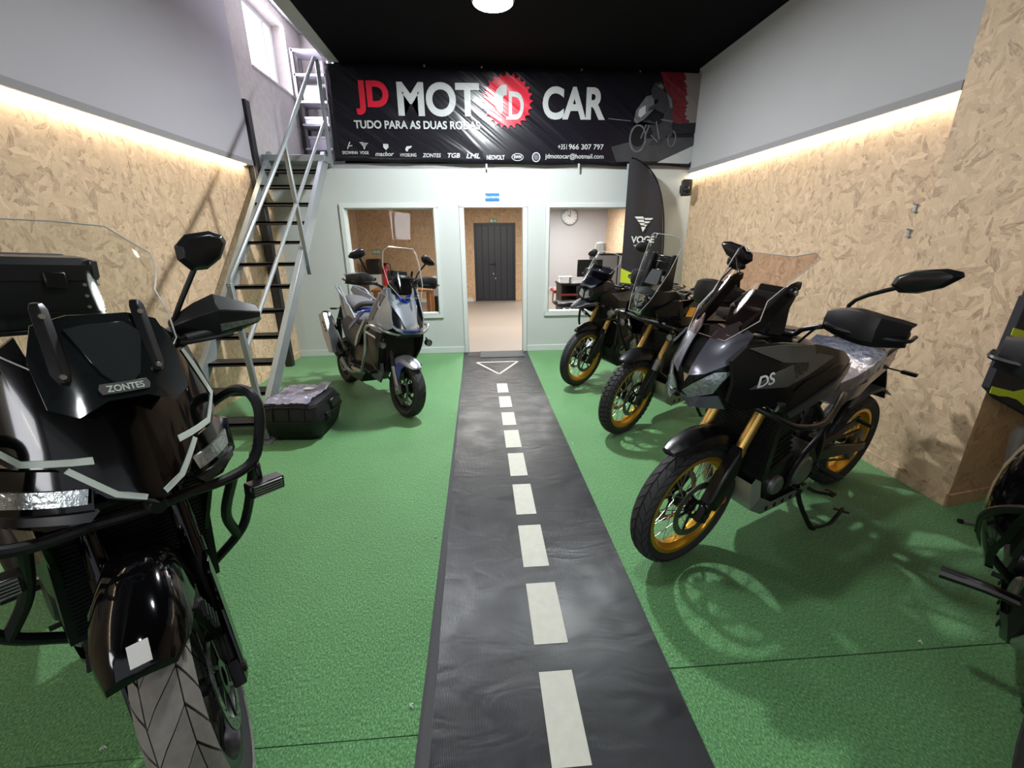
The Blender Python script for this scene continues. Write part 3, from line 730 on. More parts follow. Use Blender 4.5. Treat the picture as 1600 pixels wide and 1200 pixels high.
on_banner(MB().b2((0, 0, 0), (0.05, 0.001, 0.035)), 0.395, 3.06, 'emblem_letter', 'banner_white', -0.016)
for txt, x, w, z0, z1, b, sh in (('SKOWINN', -1.70, 0.19, 2.655, 2.69, 0.001, 0), ('VOGE', -1.48, 0.11, 2.655, 2.69, 0.001, 0), ('macbor', -1.29, 0.235, 2.635, 2.685, 0.0012, 0.3), ('HYOSUNG', -0.975, 0.205, 2.63, 2.667, 0.0012, 0),
                     ('ZONTES', -0.69, 0.235, 2.625, 2.668, 0.0012, 0.2), ('TGB', -0.37, 0.16, 2.62, 2.672, 0.0016, 0.25), ('LML', -0.13, 0.18, 2.615, 2.67, 0.0016, 0.25), ('NEOVOLT', 0.135, 0.235, 2.60, 2.65, 0.002, 0), ('SWM', 0.49, 0.10, 2.615, 2.65, 0.002, 0)):
    fit(txt, x, x + w, z0, z1, b, 'brand_lettering', 'banner_white', sh)
def ringmb(rx, rz, w, n=28):
    o_ = [(rx * math.cos(2 * PI * k / n), rz * math.sin(2 * PI * k / n)) for k in range(n)]
    a_ = [Vector((x, 0, z)) for x, z in o_]; b_ = [Vector((x * (1 - w / rx), 0, z * (1 - w / rz))) for x, z in o_]
    return MB().rings([a_, b_, [v + Vector((0, 0.001, 0)) for v in b_], [v + Vector((0, 0.001, 0)) for v in a_], a_], True, False)
on_banner(ringmb(0.078, 0.045, 0.008), 0.54, 2.632, 'brand_badge', 'banner_white')
on_banner(ringmb(0.055, 0.058, 0.012), 0.785, 2.632, 'brand_badge', 'banner_white')
on_banner(MB().cyl((0, 0, 0), 0.035, 0.001, 'Y', 20), 0.785, 2.632, 'brand_badge', 'print_grey')
def voge(mb_, x, z, s):
    for k, (w, dz) in enumerate(((0.5, 0.0), (0.36, -0.16), (0.22, -0.32))):
        h = 0.085
        mb_.prism([(x - w * s, 0, z + (dz + 0.02) * s), (x - w * s + 0.30 * s * (w / 0.5) + 0.15 * s, 0, z + (dz + 0.02) * s), (x + 0.02 * s, 0, z + (dz - h - 0.01) * s), (x - (w - 0.1) * s, 0, z + (dz - h) * s)], (0, 0.001, 0))
        mb_.prism([(x - 0.02 * s + 0.04 * s, 0, z + (dz - 0.05) * s), (x + w * s, 0, z + (dz - 0.06) * s), (x + (w - 0.09) * s, 0, z + (dz - 0.06 - h) * s), (x + 0.08 * s, 0, z + (dz - 0.06 - h) * s)], (0, 0.001, 0))
    mb_.prism([(x - 0.12 * s, 0, z - 0.47 * s), (x + 0.14 * s, 0, z - 0.50 * s), (x, 0, z - 0.74 * s)], (0, 0.001, 0))
    return mb_
on_banner(voge(MB(), 0, 0, 0.11), -1.42, 2.79, 'brand_badge', 'banner_white')
on_banner(MB().prism([(-0.03, 0, 0.04), (0.035, 0, 0.04), (0.035, 0, 0), (0, 0, -0.03), (-0.03, 0, 0)], (0, 0.001, 0)), -1.15, 2.735, 'brand_badge', 'banner_white')
on_banner(MB().prism([(-0.04, 0, 0), (-0.02, 0, 0.03), (0.05, 0, 0.035), (0.03, 0, 0.01), (0, 0, 0.0), (-0.01, 0, -0.03), (-0.035, 0, -0.025)], (0, 0.001, 0)), -0.865, 2.72, 'brand_badge', 'banner_white')
on_banner(MB().bar((-0.03, 0, -0.03), (0.01, 0, 0.05), 0.012, 0.002, (0, 1, 0)).bar((-0.01, 0, 0), (0.035, 0, 0.01), 0.01, 0.002, (0, 1, 0)), -1.60, 2.745, 'brand_badge', 'banner_white')
# the printed picture on the right end of the banner
def pr(pts, name, m, dy):
    mb_ = MB().prism([(x, 0, z) for x, z in pts], (0, 0.0008, 0)); mb_.v = [v + Vector((-BX, dy, -BZ)) for v in mb_.v]
    return mb_.build(name, m, bn)
pr([(2.56, 3.605), (2.90, 3.60), (2.90, 3.03), (2.62, 3.04), (2.70, 3.30)], 'printed_sky', 'print_sky', -0.0125)
rt = random.Random(5)
right_ = [(2.66, 3.605), (2.69, 3.55), (2.70, 3.48), (2.735, 3.42), (2.74, 3.34), (2.75, 3.26), (2.75, 3.18), (2.76, 3.10), (2.80, 3.05)]
tree = [(2.36, 3.61)]
for (xa, za), (xb, zb_) in zip(right_, right_[1:]):
    for k in range(4):
        tree.append((xa + (xb - xa) * k / 4 + rt.uniform(-0.022, 0.022), za + (zb_ - za) * k / 4))
tree += [(2.80, 3.04), (2.45, 3.04), (2.50, 3.30)]
pr(tree, 'printed_tree', 'print_tree', -0.0130)
pr([(1.78, 2.76), (2.20, 2.86), (2.90, 2.88), (2.90, 2.60), (1.86, 2.58)], 'printed_road', 'print_road', -0.0120)
pr([(2.0, 3.00), (2.90, 3.05), (2.90, 2.93), (2.4, 2.90), (2.0, 2.93)], 'printed_hedge', 'print_dark', -0.0133)
pr([(2.42, 2.575), (2.90, 2.78), (2.90, 2.60), (2.86, 2.56)], 'printed_kerb', 'banner_white', -0.0130)
pr([(1.72, 3.09), (2.02, 3.065), (2.02, 3.055), (1.72, 3.08)], 'printed_kerb', 'print_grey', -0.0130)
on_banner(ringmb(0.115, 0.165, 0.022), 2.13, 2.86, 'printed_wheel', 'print_grey', -0.0145)
on_banner(MB().lathe([(0, 0), (0.095, 0)], seg=24), 2.13, 2.86, 'printed_wheel', 'print_dark', -0.0140)
on_banner(ringmb(0.06, 0.10, 0.016), 2.59, 2.86, 'printed_wheel', 'print_grey', -0.0145)
pr([(2.05, 3.02), (2.12, 3.06), (2.30, 2.98), (2.34, 2.85), (2.28, 2.78), (2.45, 2.78), (2.56, 2.95), (2.60, 3.10), (2.52, 3.14), (2.40, 3.02), (2.25, 3.08)], 'printed_motorcycle', 'print_mid', -0.0150)
pr([(2.06, 3.06), (2.08, 3.18), (2.20, 3.34), (2.30, 3.36), (2.32, 3.20), (2.20, 3.08), (2.10, 3.03)], 'printed_fairing', 'print_grey', -0.0155)
pr([(2.11, 3.12), (2.12, 3.19), (2.20, 3.24), (2.21, 3.15), (2.15, 3.10)], 'printed_headlight', 'banner_white', -0.0160)
pr([(2.27, 3.34), (2.26, 3.42), (2.30, 3.49), (2.38, 3.50), (2.43, 3.45), (2.44, 3.38), (2.38, 3.31), (2.31, 3.30)], 'printed_rider', 'print_mid', -0.0162)
pr([(2.33, 3.46), (2.39, 3.48), (2.42, 3.44), (2.40, 3.42)], 'printed_rider', 'print_grey', -0.0166)
pr([(2.36, 3.33), (2.46, 3.40), (2.54, 3.33), (2.58, 3.18), (2.52, 3.10), (2.60, 2.95), (2.57, 2.86), (2.50, 2.92), (2.44, 3.05), (2.46, 3.14), (2.32, 3.20), (2.24, 3.17), (2.25, 3.22), (2.36, 3.27)], 'printed_rider', 'print_mid', -0.0164)
pr([(2.47, 3.37), (2.54, 3.31), (2.56, 3.22), (2.53, 3.21), (2.50, 3.30)], 'printed_rider', 'print_grey', -0.0168)
for a, b in (((2.23, 3.02), (2.17, 2.86)), ((2.27, 3.02), (2.22, 2.86)), ((2.36, 3.06), (2.42, 2.85)), ((2.30, 2.90), (2.40, 2.82)), ((2.42, 3.08), (2.58, 3.06))):
    mb_ = MB().bar((a[0] - BX, -0.0165, a[1] - BZ), (b[0] - BX, -0.0165, b[1] - BZ), 0.016, 0.0008, (0, 1, 0)); mb_.build('printed_fork', 'print_grey', bn)
for x in (-1.78, -0.6, 0.1, 1.35, 2.1, 2.88):
    MB().cyl((x - BX, -0.008, 1.075 - 0.006 * (x + 1.8)), 0.012, 0.012, 'Y', 10).build('grommet', 'alloy', bn)
for x, z in ((0.13, 2.545), (1.36, 2.53), (2.03, 2.53)):
    MB().b2((x - 0.012 - BX, -0.005, z - 0.055 - BZ), (x + 0.012 - BX, 0.0, z + 0.03 - BZ)).build('tie_strap', 'banner_white', bn)

# ------------------------------------------------------------------ feather flag
fl = thing('feather_flag', 'black feather flag lettered VOGE with a lime foot', 'flag', (2.0, 6.12, 0))
edge = [(2.0, 2.60), (2.06, 2.585), (2.15, 2.545), (2.24, 2.48), (2.33, 2.38), (2.40, 2.26), (2.455, 2.10), (2.50, 1.90), (2.525, 1.68), (2.54, 1.40), (2.545, 1.15)]
out = [(1.985, 2.60), (1.98, 1.30), (1.98, 1.19)]
outline = [(x - 2.0, z) for x, z in [(1.985, 2.60)] + edge[1:] + [(2.35, 1.05), (2.18, 1.13), (1.98, 1.215)]][::-1]
skin(outline, lambda a, b: (a, 0.012 * math.sin(a * 22 + b), b), 0.07, 0.004, (0, 1, 0)).build('cloth', 'cloth_black', fl, ang=60)
skin([(-0.02, 1.215), (0.18, 1.13), (0.30, 1.07), (0.20, 1.0), (-0.02, 1.02)][::-1], lambda a, b: (a, 0.012 * math.sin(a * 22 + b), b), 0.07, 0.004, (0, 1, 0)).build('lime_foot', 'lime', fl, ang=60)
MB().tube([(x - 2.0 + 0.012, 0.0, z) for x, z in edge[::-1]] , 0.011, 8, 3).tube([(0.557, 0, 1.15), (0.565, 0, 0.6), (0.57, 0, 0.03)], 0.013, 8).build('pole', 'satin_black', fl)
MB().b2((0.35, -0.2, 0), (0.79, 0.18, 0.03)).cyl((0.57, 0, 0.06), 0.025, 0.08, 'Z').build('base', 'satin_black', fl, bevel=0.005)
voge(MB(), 0, 0, 0.26).xf(T((0.235, -0.016, 1.885))).build('emblem', 'white_text', fl)
tm = text_mb('VOGE', 0.118, 0.003, 0.0006, 'CENTER', sx=1.02); tm.xf(T((0.245, -0.016, 1.555))).build('lettering', 'white_text', fl)
tm = text_mb('Ride To Be Yourself', 0.030, 0.0, 0.0004, 'CENTER'); tm.xf(T((0.245, -0.016, 1.51))).build('lettering', 'white_text', fl)

# speaker on the back wall corner
sp = thing('wall_speaker', 'small black loudspeaker high in the right back corner', 'speaker', (2.80, 6.15, 2.25), (0, 0, R(-12)))
MB().box((0, 0, 0), (0.12, 0.13, 0.20)).build('cabinet', 'plastic', sp, bevel=0.012)
MB().lathe([(0.0, -0.078), (0.02, -0.072), (0.042, -0.066), (0.046, -0.070)], (0, 0, -0.025), seg=24).build('cone', 'satin_black', sp)
MB().lathe([(0.0, -0.070), (0.016, -0.071), (0.02, -0.068)], (0, 0, 0.055), seg=16).build('tweeter', 'satin_black', sp)
MB().tube([(0, 0.06, 0), (0.0, 0.15, 0.0), (0.0, 0.22, -0.01)], 0.014, 8).b2((-0.04, 0.20, -0.05), (0.04, 0.215, 0.05)).build('bracket', 'plastic', sp)
for x, y, z, l in ((2.958, 2.95, 1.80, 'upper small steel hook screwed to the right board wall'), (2.958, 2.95, 1.64, 'lower small steel hook screwed to the right board wall')):
    t = thing('wall_hook', l, 'hook', (x, y, z))
    MB().b2((0.0, -0.006, -0.03), (0.012, 0.006, 0.03)).tube([(0, 0, 0.026), (-0.016, 0, 0.03), (-0.02, 0, 0.022)], 0.003, 6).tube([(0, -0.018, -0.02), (0, 0.018, -0.02)], 0.003, 6).tube([(0, -0.018, 0.024), (0, 0.018, 0.024)], 0.003, 6).build('hook_body', 'hook_steel', t)

# ------------------------------------------------------------------ stair
sr = thing('loft_stair', 'steep grey steel stair with black treads against the left wall', 'stair', (-2.2, 3.5, 0))
O3 = Vector((-2.2, 3.5, 0))
def L3(*p): return Vector(p) - O3
def zs(y): return 1.0 * (y - 3.51)
for x, nm in ((-1.885, 'stringer'), (-2.53, 'stringer')):
    mb = MB().bar(L3(x, 3.47, -0.04 + 0.05), L3(x, 6.16, 2.60), 0.055, 0.15, (0, -1, 1))
    mb.v = [Vector((v.x, v.y, max(v.z, 0.002))) for v in mb.v]
    mb.build(nm, 'stair_steel', sr, bevel=0.004)
zt = [2.42, 2.23, 2.025, 1.82, 1.615, 1.40, 1.19, 0.975, 0.765, 0.56, 0.345, 0.135]
for z in zt:
    y = 3.51 + z
    MB().b2(L3(-2.505, y - 0.08, z - 0.018), L3(-1.912, y + 0.08, z)).b2(L3(-2.505, y - 0.08, z - 0.034), L3(-1.912, y - 0.072, z)).b2(L3(-2.505, y + 0.072, z - 0.034), L3(-1.912, y + 0.08, z)).build('tread', 'tread_black', sr)
MB().b2(L3(-2.58, 6.0, 2.53), L3(-1.84, 6.35, 2.60)).build('landing_plate', 'stair_steel', sr, bevel=0.003)
XR_ = -1.845
MB().tube([L3(XR_, 3.395, 1.30), L3(XR_, 3.42, 1.36), L3(XR_, 4.84, 2.503), L3(XR_, 6.10, 3.62), L3(XR_, 6.20, 3.64), L3(XR_, 6.24, 3.58)], 0.021, 10).build('handrail', 'stair_steel', sr)
MB().tube([L3(XR_, 3.447, 0.82), L3(XR_, 6.19, 2.99)], 0.018, 10).build('midrail', 'stair_steel', sr)
for a, b in (((3.40, 1.33), (3.49, 0.02)), ((4.84, 2.50), (4.987, 1.27)), ((6.21, 3.63), (6.25, 2.50))):
    MB().bar(L3(XR_, *a), L3(XR_, *b), 0.04, 0.04, (1, 0, 0)).build('rail_post', 'stair_steel', sr, bevel=0.004)
MB().b2(L3(-1.95, 3.40, 0), L3(-1.79, 3.56, 0.012)).build('foot_plate', 'stair_steel', sr)
t = thing('steel_post', 'tall black steel post behind the stair against the board wall', 'post', (-2.61, 5.86, 0))
MB().b2((-0.045, -0.05, 0), (0.045, 0.05, 3.13)).build('post_profile', 'tread_black', t, bevel=0.006)
MB().b2((-0.05, 0.05, 2.40), (0.06, 0.48, 2.46)).build('bracket_arm', 'tread_black', t)
# shelf unit on the upper floor
sh = thing('shelf_unit', 'grey metal shelf unit on the upper floor by the high window', 'shelf', (-2.38, 7.75, 2.56))
for x in (-0.22, 0.22):
    for y in (-0.15, 0.15): MB().b2((x - 0.02, y - 0.02, 0), (x + 0.02, y + 0.02, 1.66)).build('upright', 'tread_black', sh)
for z in (0.06, 0.36, 0.68, 0.98, 1.32, 1.62): MB().b2((-0.22, -0.17, z), (0.22, 0.17, z + 0.03)).build('shelf_board', 'shelf_grey', sh)
for z, w, h, m, l in ((2.56 + 0.39, 0.30, 0.16, 'shelf_grey', 'grey box on the second shelf of the upper floor unit'), (2.56 + 0.71, 0.34, 0.10, 'white_plastic', 'white flat box on the middle shelf of the upper floor unit'), (2.56 + 1.01, 0.30, 0.2, 'grey_decal', 'dark tall box on the upper shelf of the upper floor unit')):
    t = thing('cardboard_box', l, 'box', (-2.38, 7.75, z))
    MB().b2((-w / 2, -0.12, 0), (w / 2, 0.12, h)).build('box_body', m, t, bevel=0.006)
    MB().b2((-w / 2 - 0.004, -0.124, h - 0.03), (w / 2 + 0.004, 0.124, h + 0.004)).build('box_lid', m, t)
# striped panel by the right wall, loose rod on the turf, lint
t = thing('striped_panel', 'black panel with crossing lime stripes hung on the near face of the board column', 'panel', (2.83, 2.085, 0.62))
MB().prism([(0.0, 0, 0.19), (0.09, 0, 0.12), (0.42, 0, -0.04), (0.52, 0, 0.10), (0.52, 0, 0.78), (0.03, 0, 0.70)], (0, 0.045, 0)).build('backing', 'cloth_black', t, bevel=0.004)
for dz in (0.0, 0.33):
    o3 = lambda L: MB().prism([(x, -0.004, z + dz) for x, z in L], (0, 0.004, 0))
    o3([(0.008, 0.205), (0.008, 0.165), (0.07, 0.145), (0.125, 0.14), (0.155, 0.168)]).build('lime_stripe', 'lime', t)
    o3([(0.125, 0.14), (0.19, 0.12), (0.30, 0.05), (0.34, 0.12), (0.24, 0.185), (0.155, 0.168)]).build('lime_stripe', 'lime', t)
    o3([(0.26, 0.23), (0.36, 0.20), (0.46, 0.12), (0.46, 0.17), (0.36, 0.26)]).build('lime_stripe', 'lime', t)
MB().b2((0.08, 0.045, 0.62), (0.16, 0.085, 0.66)).build('hanger', 'dark_metal', t)
MB().b2((0.36, 0.045, 0.62), (0.44, 0.12, 0.66)).build('hanger', 'dark_metal', t)
t = thing('metal_rod', 'thin grey metal rod lying on the turf by the right column', 'rod', (2.81, 1.98, 0.012))
MB().tube([(0, 0, 0), (0.55, -0.30, 0)], 0.011, 8).build('rod', 'alloy', t)
MB().tube([(-0.006, 0.0012, 0), (0.012, -0.006, 0)], 0.014, 8).build('end_cap', 'plastic', t)
for i, (x, y, l) in enumerate(((-0.30, 1.15, 'white fluff speck on the turf at the lower left edge of the runner'), (-0.30, 2.10, 'white fluff speck left of the runner, halfway along it'), (-0.30, 3.88, 'white fluff speck left of the runner, beside the silver scooter'),
                     (0.70, 4.28, 'white fluff speck right of the runner, furthest from the viewer'), (0.73, 3.21, 'white fluff speck right of the runner, near the middle motorcycle'), (-1.32, 1.09, 'white fluff speck between the tourer tyre and the left frame edge'), (1.81, 1.25, 'white fluff speck on the turf seam in the right foreground'))):
    mb = MB()
    for k in range(4):
        a = random.uniform(0, PI); q = Vector((math.cos(a), math.sin(a), 0)) * random.uniform(0.005, 0.010)
        c_ = Vector((random.uniform(-.004, .004), random.uniform(-.004, .004), 0.003))
        mb.tube([c_ - q, c_ + Vector((0, 0, 0.005)), c_ + q], 0.002, 5)
    tag(mb.build('fluff_speck', 'green_fluff', None), l, 'fluff').location = (x, y, 0.0)

# ------------------------------------------------------------------ top case on the floor
cs = thing('top_case', 'black plastic top case standing on the turf by the stair foot', 'case', (-1.60, 3.69, 0), (0, 0, R(-4)))
def rrect(cx, cy, hx, hy, r, z, n=4, cham=0):
    P = []
    for qx, qy, a0 in ((1, 1, 0), (-1, 1, PI / 2), (-1, -1, PI), (1, -1, 1.5 * PI)):
        for k in range(n + 1):
            a = a0 + k / n * PI / 2
            P.append(Vector((cx + qx * (hx - r) + r * math.cos(a), cy + qy * (hy - r) + r * math.sin(a), z)))
    return P
MB().rings([rrect(0, 0, .19, .20, .06, 0.0), rrect(0, 0, .225, .235, .07, 0.05), rrect(0, 0, .25, .27, .08, 0.155), rrect(0, 0, .255, .275, .08, 0.185)]).build('shell_lower', 'plastic', cs)
MB().rings([rrect(0, 0, .262, .283, .08, 0.183), rrect(0, 0, .262, .283, .08, 0.200)]).build('rim_band', 'dark_metal', cs)
MB().rings([rrect(0, 0, .255, .275, .08, 0.198), rrect(0, 0.0, .25, .27, .08, 0.26), rrect(0, 0.0, .225, .245, .08, 0.325), rrect(0, 0, .17, .19, .07, 0.352)]).build('shell_upper', 'plastic', cs)
for x in (-0.13, 0.0, 0.13):
    MB().tube([(x, -0.283, 0.205), (x, -0.272, 0.27), (x, -0.24, 0.335), (x * 0.9, -0.1, 0.352), (x * 0.9, 0.1, 0.352)], 0.012, 6).build('lid_rib', 'plastic', cs)
MB().tube([(-0.19, -0.268, 0.31), (-0.10, -0.262, 0.318), (0.10, -0.262, 0.318), (0.19, -0.268, 0.31), (0.235, -0.23, 0.31)], 0.009, 6).build('lid_moulding', 'dark_metal', cs)
MB().box((0.262, -0.12, 0.19), (0.03, 0.06, 0.07)).cyl((0.28, -0.12, 0.18), 0.012, 0.01, 'X', 12).build('lock', 'dark_metal', cs, bevel=0.003)
MB().box((0.255, 0.08, 0.25), (0.03, 0.20, 0.09)).build('handle_pad', 'satin_black', cs, bevel=0.012)
t = thing('plastic_bag', 'crumpled clear plastic bag lying on the black top case', 'bag', (-1.60, 3.69, 0.356), (0, 0, R(-4)))
mb = MB(); n = 16; random.seed(3); rows = []
for j in range(n + 1):
    row = []
    for i in range(n + 1):
        u, v = i / n, j / n
        x = -0.20 + 0.38 * u + 0.03 * v; y = -0.25 + 0.44 * v
        edge_ = min(u, v, 1 - u, 1 - v)
        z = 0.012 + random.uniform(-0.006, 0.010) - (0.02 if v < 0.1 else 0)
        if v > 0.8 and u > 0.7: z += 0.02
        row.append(Vector((x, y, z)))
    rows.append(row)
mb.rings(rows, False, False).build('film', 'bag_film', t, ang=20, solid=0.0015)
MB().b2((0.02, 0.02, 0.024), (0.10, 0.07, 0.026)).build('paper_label', 'sticker', t)

# ------------------------------------------------------------------ motorcycles: shared pieces (x forward, y to the rider's left, z up; origin under the front axle)
WH = {}
def make_wheel(parent, name, r, w, rr, rim_m, mx, tire_m='rubber', tread='block', spokes=32, disc=0.15, disc_y=0.06, two=False, hub_m='dark_metal', spoke_m='steel', cast=False, label=None):
    """rim is the part; tire, hub, spokes, discs are its sub-parts"""
    wr = w * 0.36                                    # half rim width
    prof = [(rr - 0.012, -wr), (rr + 0.010, -wr), (rr + 0.010, -wr + 0.006), (rr - 0.004, -wr + 0.012), (rr - 0.020, -0.014), (rr - 0.022, 0.014), (rr - 0.004, wr - 0.012), (rr + 0.010, wr - 0.006), (rr + 0.010, wr), (rr - 0.012, wr),
            (rr - 0.016, wr - 0.012), (rr - 0.034, 0.014), (rr - 0.034, -0.014), (rr - 0.016, -wr + 0.012), (rr - 0.012, -wr)]
    rim = MB().lathe(prof, seg=56).build(name, rim_m, parent, mx=mx, ang=40, label=label)
    hgt = r - rr
    def surf(ph, e=0.0):
        s = math.sin(ph); c = math.cos(ph)
        y = (w / 2 + e) * math.copysign(abs(s) ** 0.92, s)
        rad = (r - hgt * 0.55) + (hgt * 0.55 + e) * max(-0.2, c) ** 1.0 if c > 0 else (r - hgt * 0.55) + c * hgt * 0.5
        return rad, y
    tp = []
    for k in range(-11, 12):
        ph = k / 11 * R(118); rad, y = surf(ph, -0.004)
        tp.append((rad, y * (1.0 if abs(k) < 9 else 0.92)))
    tp = [(rr - 0.002, -wr + 0.004)] + tp + [(rr - 0.002, wr - 0.004)]
    tire = MB().lathe(tp, seg=72).build('tire', 'rubber', rim, ang=50)
    mb = MB()
    def patch(th0, th1, ph0, ph1, sk0, sk1, e=0.003, g=0.0):
        """raised block between two angles and two crown angles, skewed"""
        n = 3; tops = []; lows = []
        for q, (lst, ee) in enumerate(((tops, e), (lows, -0.006))):
            for a in range(n + 1):
                ph = ph0 + (ph1 - ph0) * a / n; sk = sk0 + (sk1 - sk0) * a / n
                rad, y = surf(ph, ee)
                for t_ in (th0, th1):
                    lst.append(Vector((rad * math.cos(t_ + sk), y, rad * math.sin(t_ + sk))))
        N = len(tops); F = []
        for a in range(n):
            i = a * 2; F.append((i, i + 1, i + 3, i + 2)); F.append((i, i + 2, i + 2 + N, i + N)); F.append((i + 1, i + 1 + N, i + 3 + N, i + 3))
        F.append((0, N, N + 1, 1)); F.append((2 * n, 2 * n + 1, 2 * n + 1 + N, 2 * n + N))
        mb.add(tops + lows, F)
    if tread == 'chevron':           # long slanting grooves, road biased
        n = 34; d = 2 * PI / n
        for k in range(n):
            t0 = k * d
            patch(t0, t0 + d * 0.88, R(3), R(36), 0, -d * 0.7); patch(t0, t0 + d * 0.88, R(39), R(72), -d * 0.5, d * 0.5)
            patch(t0 + d / 2, t0 + d * 1.38, -R(3), -R(36), 0, -d * 0.7); patch(t0 + d / 2, t0 + d * 1.38, -R(39), -R(72), -d * 0.5, d * 0.5)
    elif tread == 'block':
        n = 46; d = 2 * PI / n
        for k in range(n):
            t0 = k * d
            patch(t0, t0 + d * 0.74, -R(15), R(15), -d * .1, d * .1, 0.005)
            for s in (-1, 1):
                patch(t0 + d * .4, t0 + d * 1.12, s * R(19), s * R(43), 0, -d * 0.2, 0.005)
                patch(t0, t0 + d * 0.70, s * R(47), s * R(74), 0, d * 0.2, 0.005)
    else:                             # 'wide': big slabs cut by fine curved grooves
        n = 22; d = 2 * PI / n
        for k in range(n):
            t0 = k * d
            patch(t0, t0 + d * 0.955, -R(30), R(30), -d * 0.55, d * 0.55, 0.003)
            patch(t0 + d * .3, t0 + d * 1.18, R(33), R(72), d * 0.3, -d * 0.5, 0.003)
            patch(t0, t0 + d * 0.88, -R(33), -R(72), -d * 0.4, d * 0.4, 0.003)
    mb.build('tire_tread', tire_m, rim, ang=30)
    hw = w * 0.34
    MB().lathe([(0, -hw - 0.012), (0.022, -hw - 0.012), (0.022, -hw), (0.046, -hw), (0.046, -hw + 0.008), (0.026, -hw + 0.018), (0.026, hw - 0.018), (0.046, hw - 0.008), (0.046, hw), (0.022, hw), (0.022, hw + 0.012), (0, hw + 0.012)], seg=24).build('hub', hub_m, rim)
    if cast:
        base = None
        for k in range(5):
            for s in (-1, 1):
                a = 2 * PI * k / 5
                mbb = MB().rings([[Vector((x, y, z)) for x, y, z in ((0.03, -0.018, 0.012 * s - 0.008), (0.03, 0.018, 0.012 * s - 0.008), (0.03, 0.018, 0.012 * s + 0.008), (0.03, -0.018, 0.012 * s + 0.008))],
                                  [Vector((x, y, z)) for x, y, z in ((rr - 0.02, -0.012, 0.045 * s - 0.008), (rr - 0.02, 0.012, 0.045 * s - 0.008), (rr - 0.02, 0.012, 0.045 * s + 0.008), (rr - 0.02, -0.012, 0.045 * s + 0.008))]])
                mbb.xf(RY(-a)).build('wheel_spoke', rim_m, rim, bevel=0.003)
    else:
        key = (round(rr, 3), round(w, 3), spoke_m)
        for k in range(spokes):
            a = 2 * PI * k / spokes; s = 1 if k % 2 else -1; cr = 0.38 if (k // 2) % 2 else -0.38
            if (key, s) not in WH:
                pass
            y0 = s * (hw - 0.004)
            p0 = Vector((0.042 * math.cos(a + cr * 1.6), y0, 0.042 * math.sin(a + cr * 1.6)))
            p1 = Vector(((rr - 0.026) * math.cos(a), s * 0.012, (rr - 0.026) * math.sin(a)))
            v = p1 - p0
            if key not in WH:
                me = MB().tube([(0, 0, 0), (0, 0, 1)], 0.0021, 6).build('spoke', spoke_m, None)
                WH[key] = me.data; COL.objects.unlink(me); bpy.data.objects.remove(me)
            o = bpy.data.objects.new('spoke', WH[key]); COL.objects.link(o); o.parent = rim
            q = Vector((0, 0, 1)).rotation_difference(v.normalized()).to_matrix().to_4x4()
            o.matrix_local = T(p0) @ q @ Matrix.Diagonal((1, 1, v.length, 1))
    if disc:
        for sd in ((1, -1) if two else (1,)):
            y = disc_y * sd
            if True:
                n = 84; rs = (disc - 0.034, disc - 0.027, disc - 0.021, disc - 0.015, disc - 0.009, disc)
                mb = MB(); V = []
                for h_ in (-0.0022, 0.0022):
                    for rad in rs:
                        for k in range(n): V.append(Vector((rad * math.cos(2 * PI * k / n), y + h_, rad * math.sin(2 * PI * k / n))))
                F = []; m6 = len(rs)
                hole = lambda i, k: (i in (1, 3) and (k + (2 if i == 3 else 0)) % 4 == 0)
                for i in range(m6 - 1):
                    for k in range(n):
                        k2 = (k + 1) % n
                        if hole(i, k): continue
                        F.append((i * n + k, i * n + k2, (i + 1) * n + k2, (i + 1) * n + k)); o_ = m6 * n
                        F.append((o_ + (i + 1) * n + k, o_ + (i + 1) * n + k2, o_ + i * n + k2, o_ + i * n + k))
                for k in range(n):
                    k2 = (k + 1) % n; o_ = m6 * n
                    F.append((k, k + o_, k2 + o_, k2)); b_ = (m6 - 1) * n
                    F.append((b_ + k, b_ + k2, b_ + k2 + o_, b_ + k + o_))
                mb.add(V, F)
                mb.build('brake_disc', 'disc_steel', rim, ang=30)
                mb = MB()
                for k in range(6):
                    a = 2 * PI * k / 6
                    mb.bar((0.04 * math.cos(a + .5), y, 0.04 * math.sin(a + .5)), ((disc - 0.03) * math.cos(a), y, (disc - 0.03) * math.sin(a)), 0.012, 0.006, (0, 1, 0))
                mb.lathe([(0.03, y - 0.004), (0.052, y - 0.004), (0.052, y + 0.004), (0.03, y + 0.004), (0.03, y - 0.004)], seg=24)
                mb.build('disc_carrier', 'satin_black', rim)
    return rim

def steer_mx(px, pz, rake, ang):
    """turn about the steering axis through (px, 0, pz)"""
    a = Vector((-math.sin(rake), 0, math.cos(rake)))
    return T((px, 0, pz)) @ Matrix.Rotation(ang, 4, a) @ T((-px, 0, -pz))

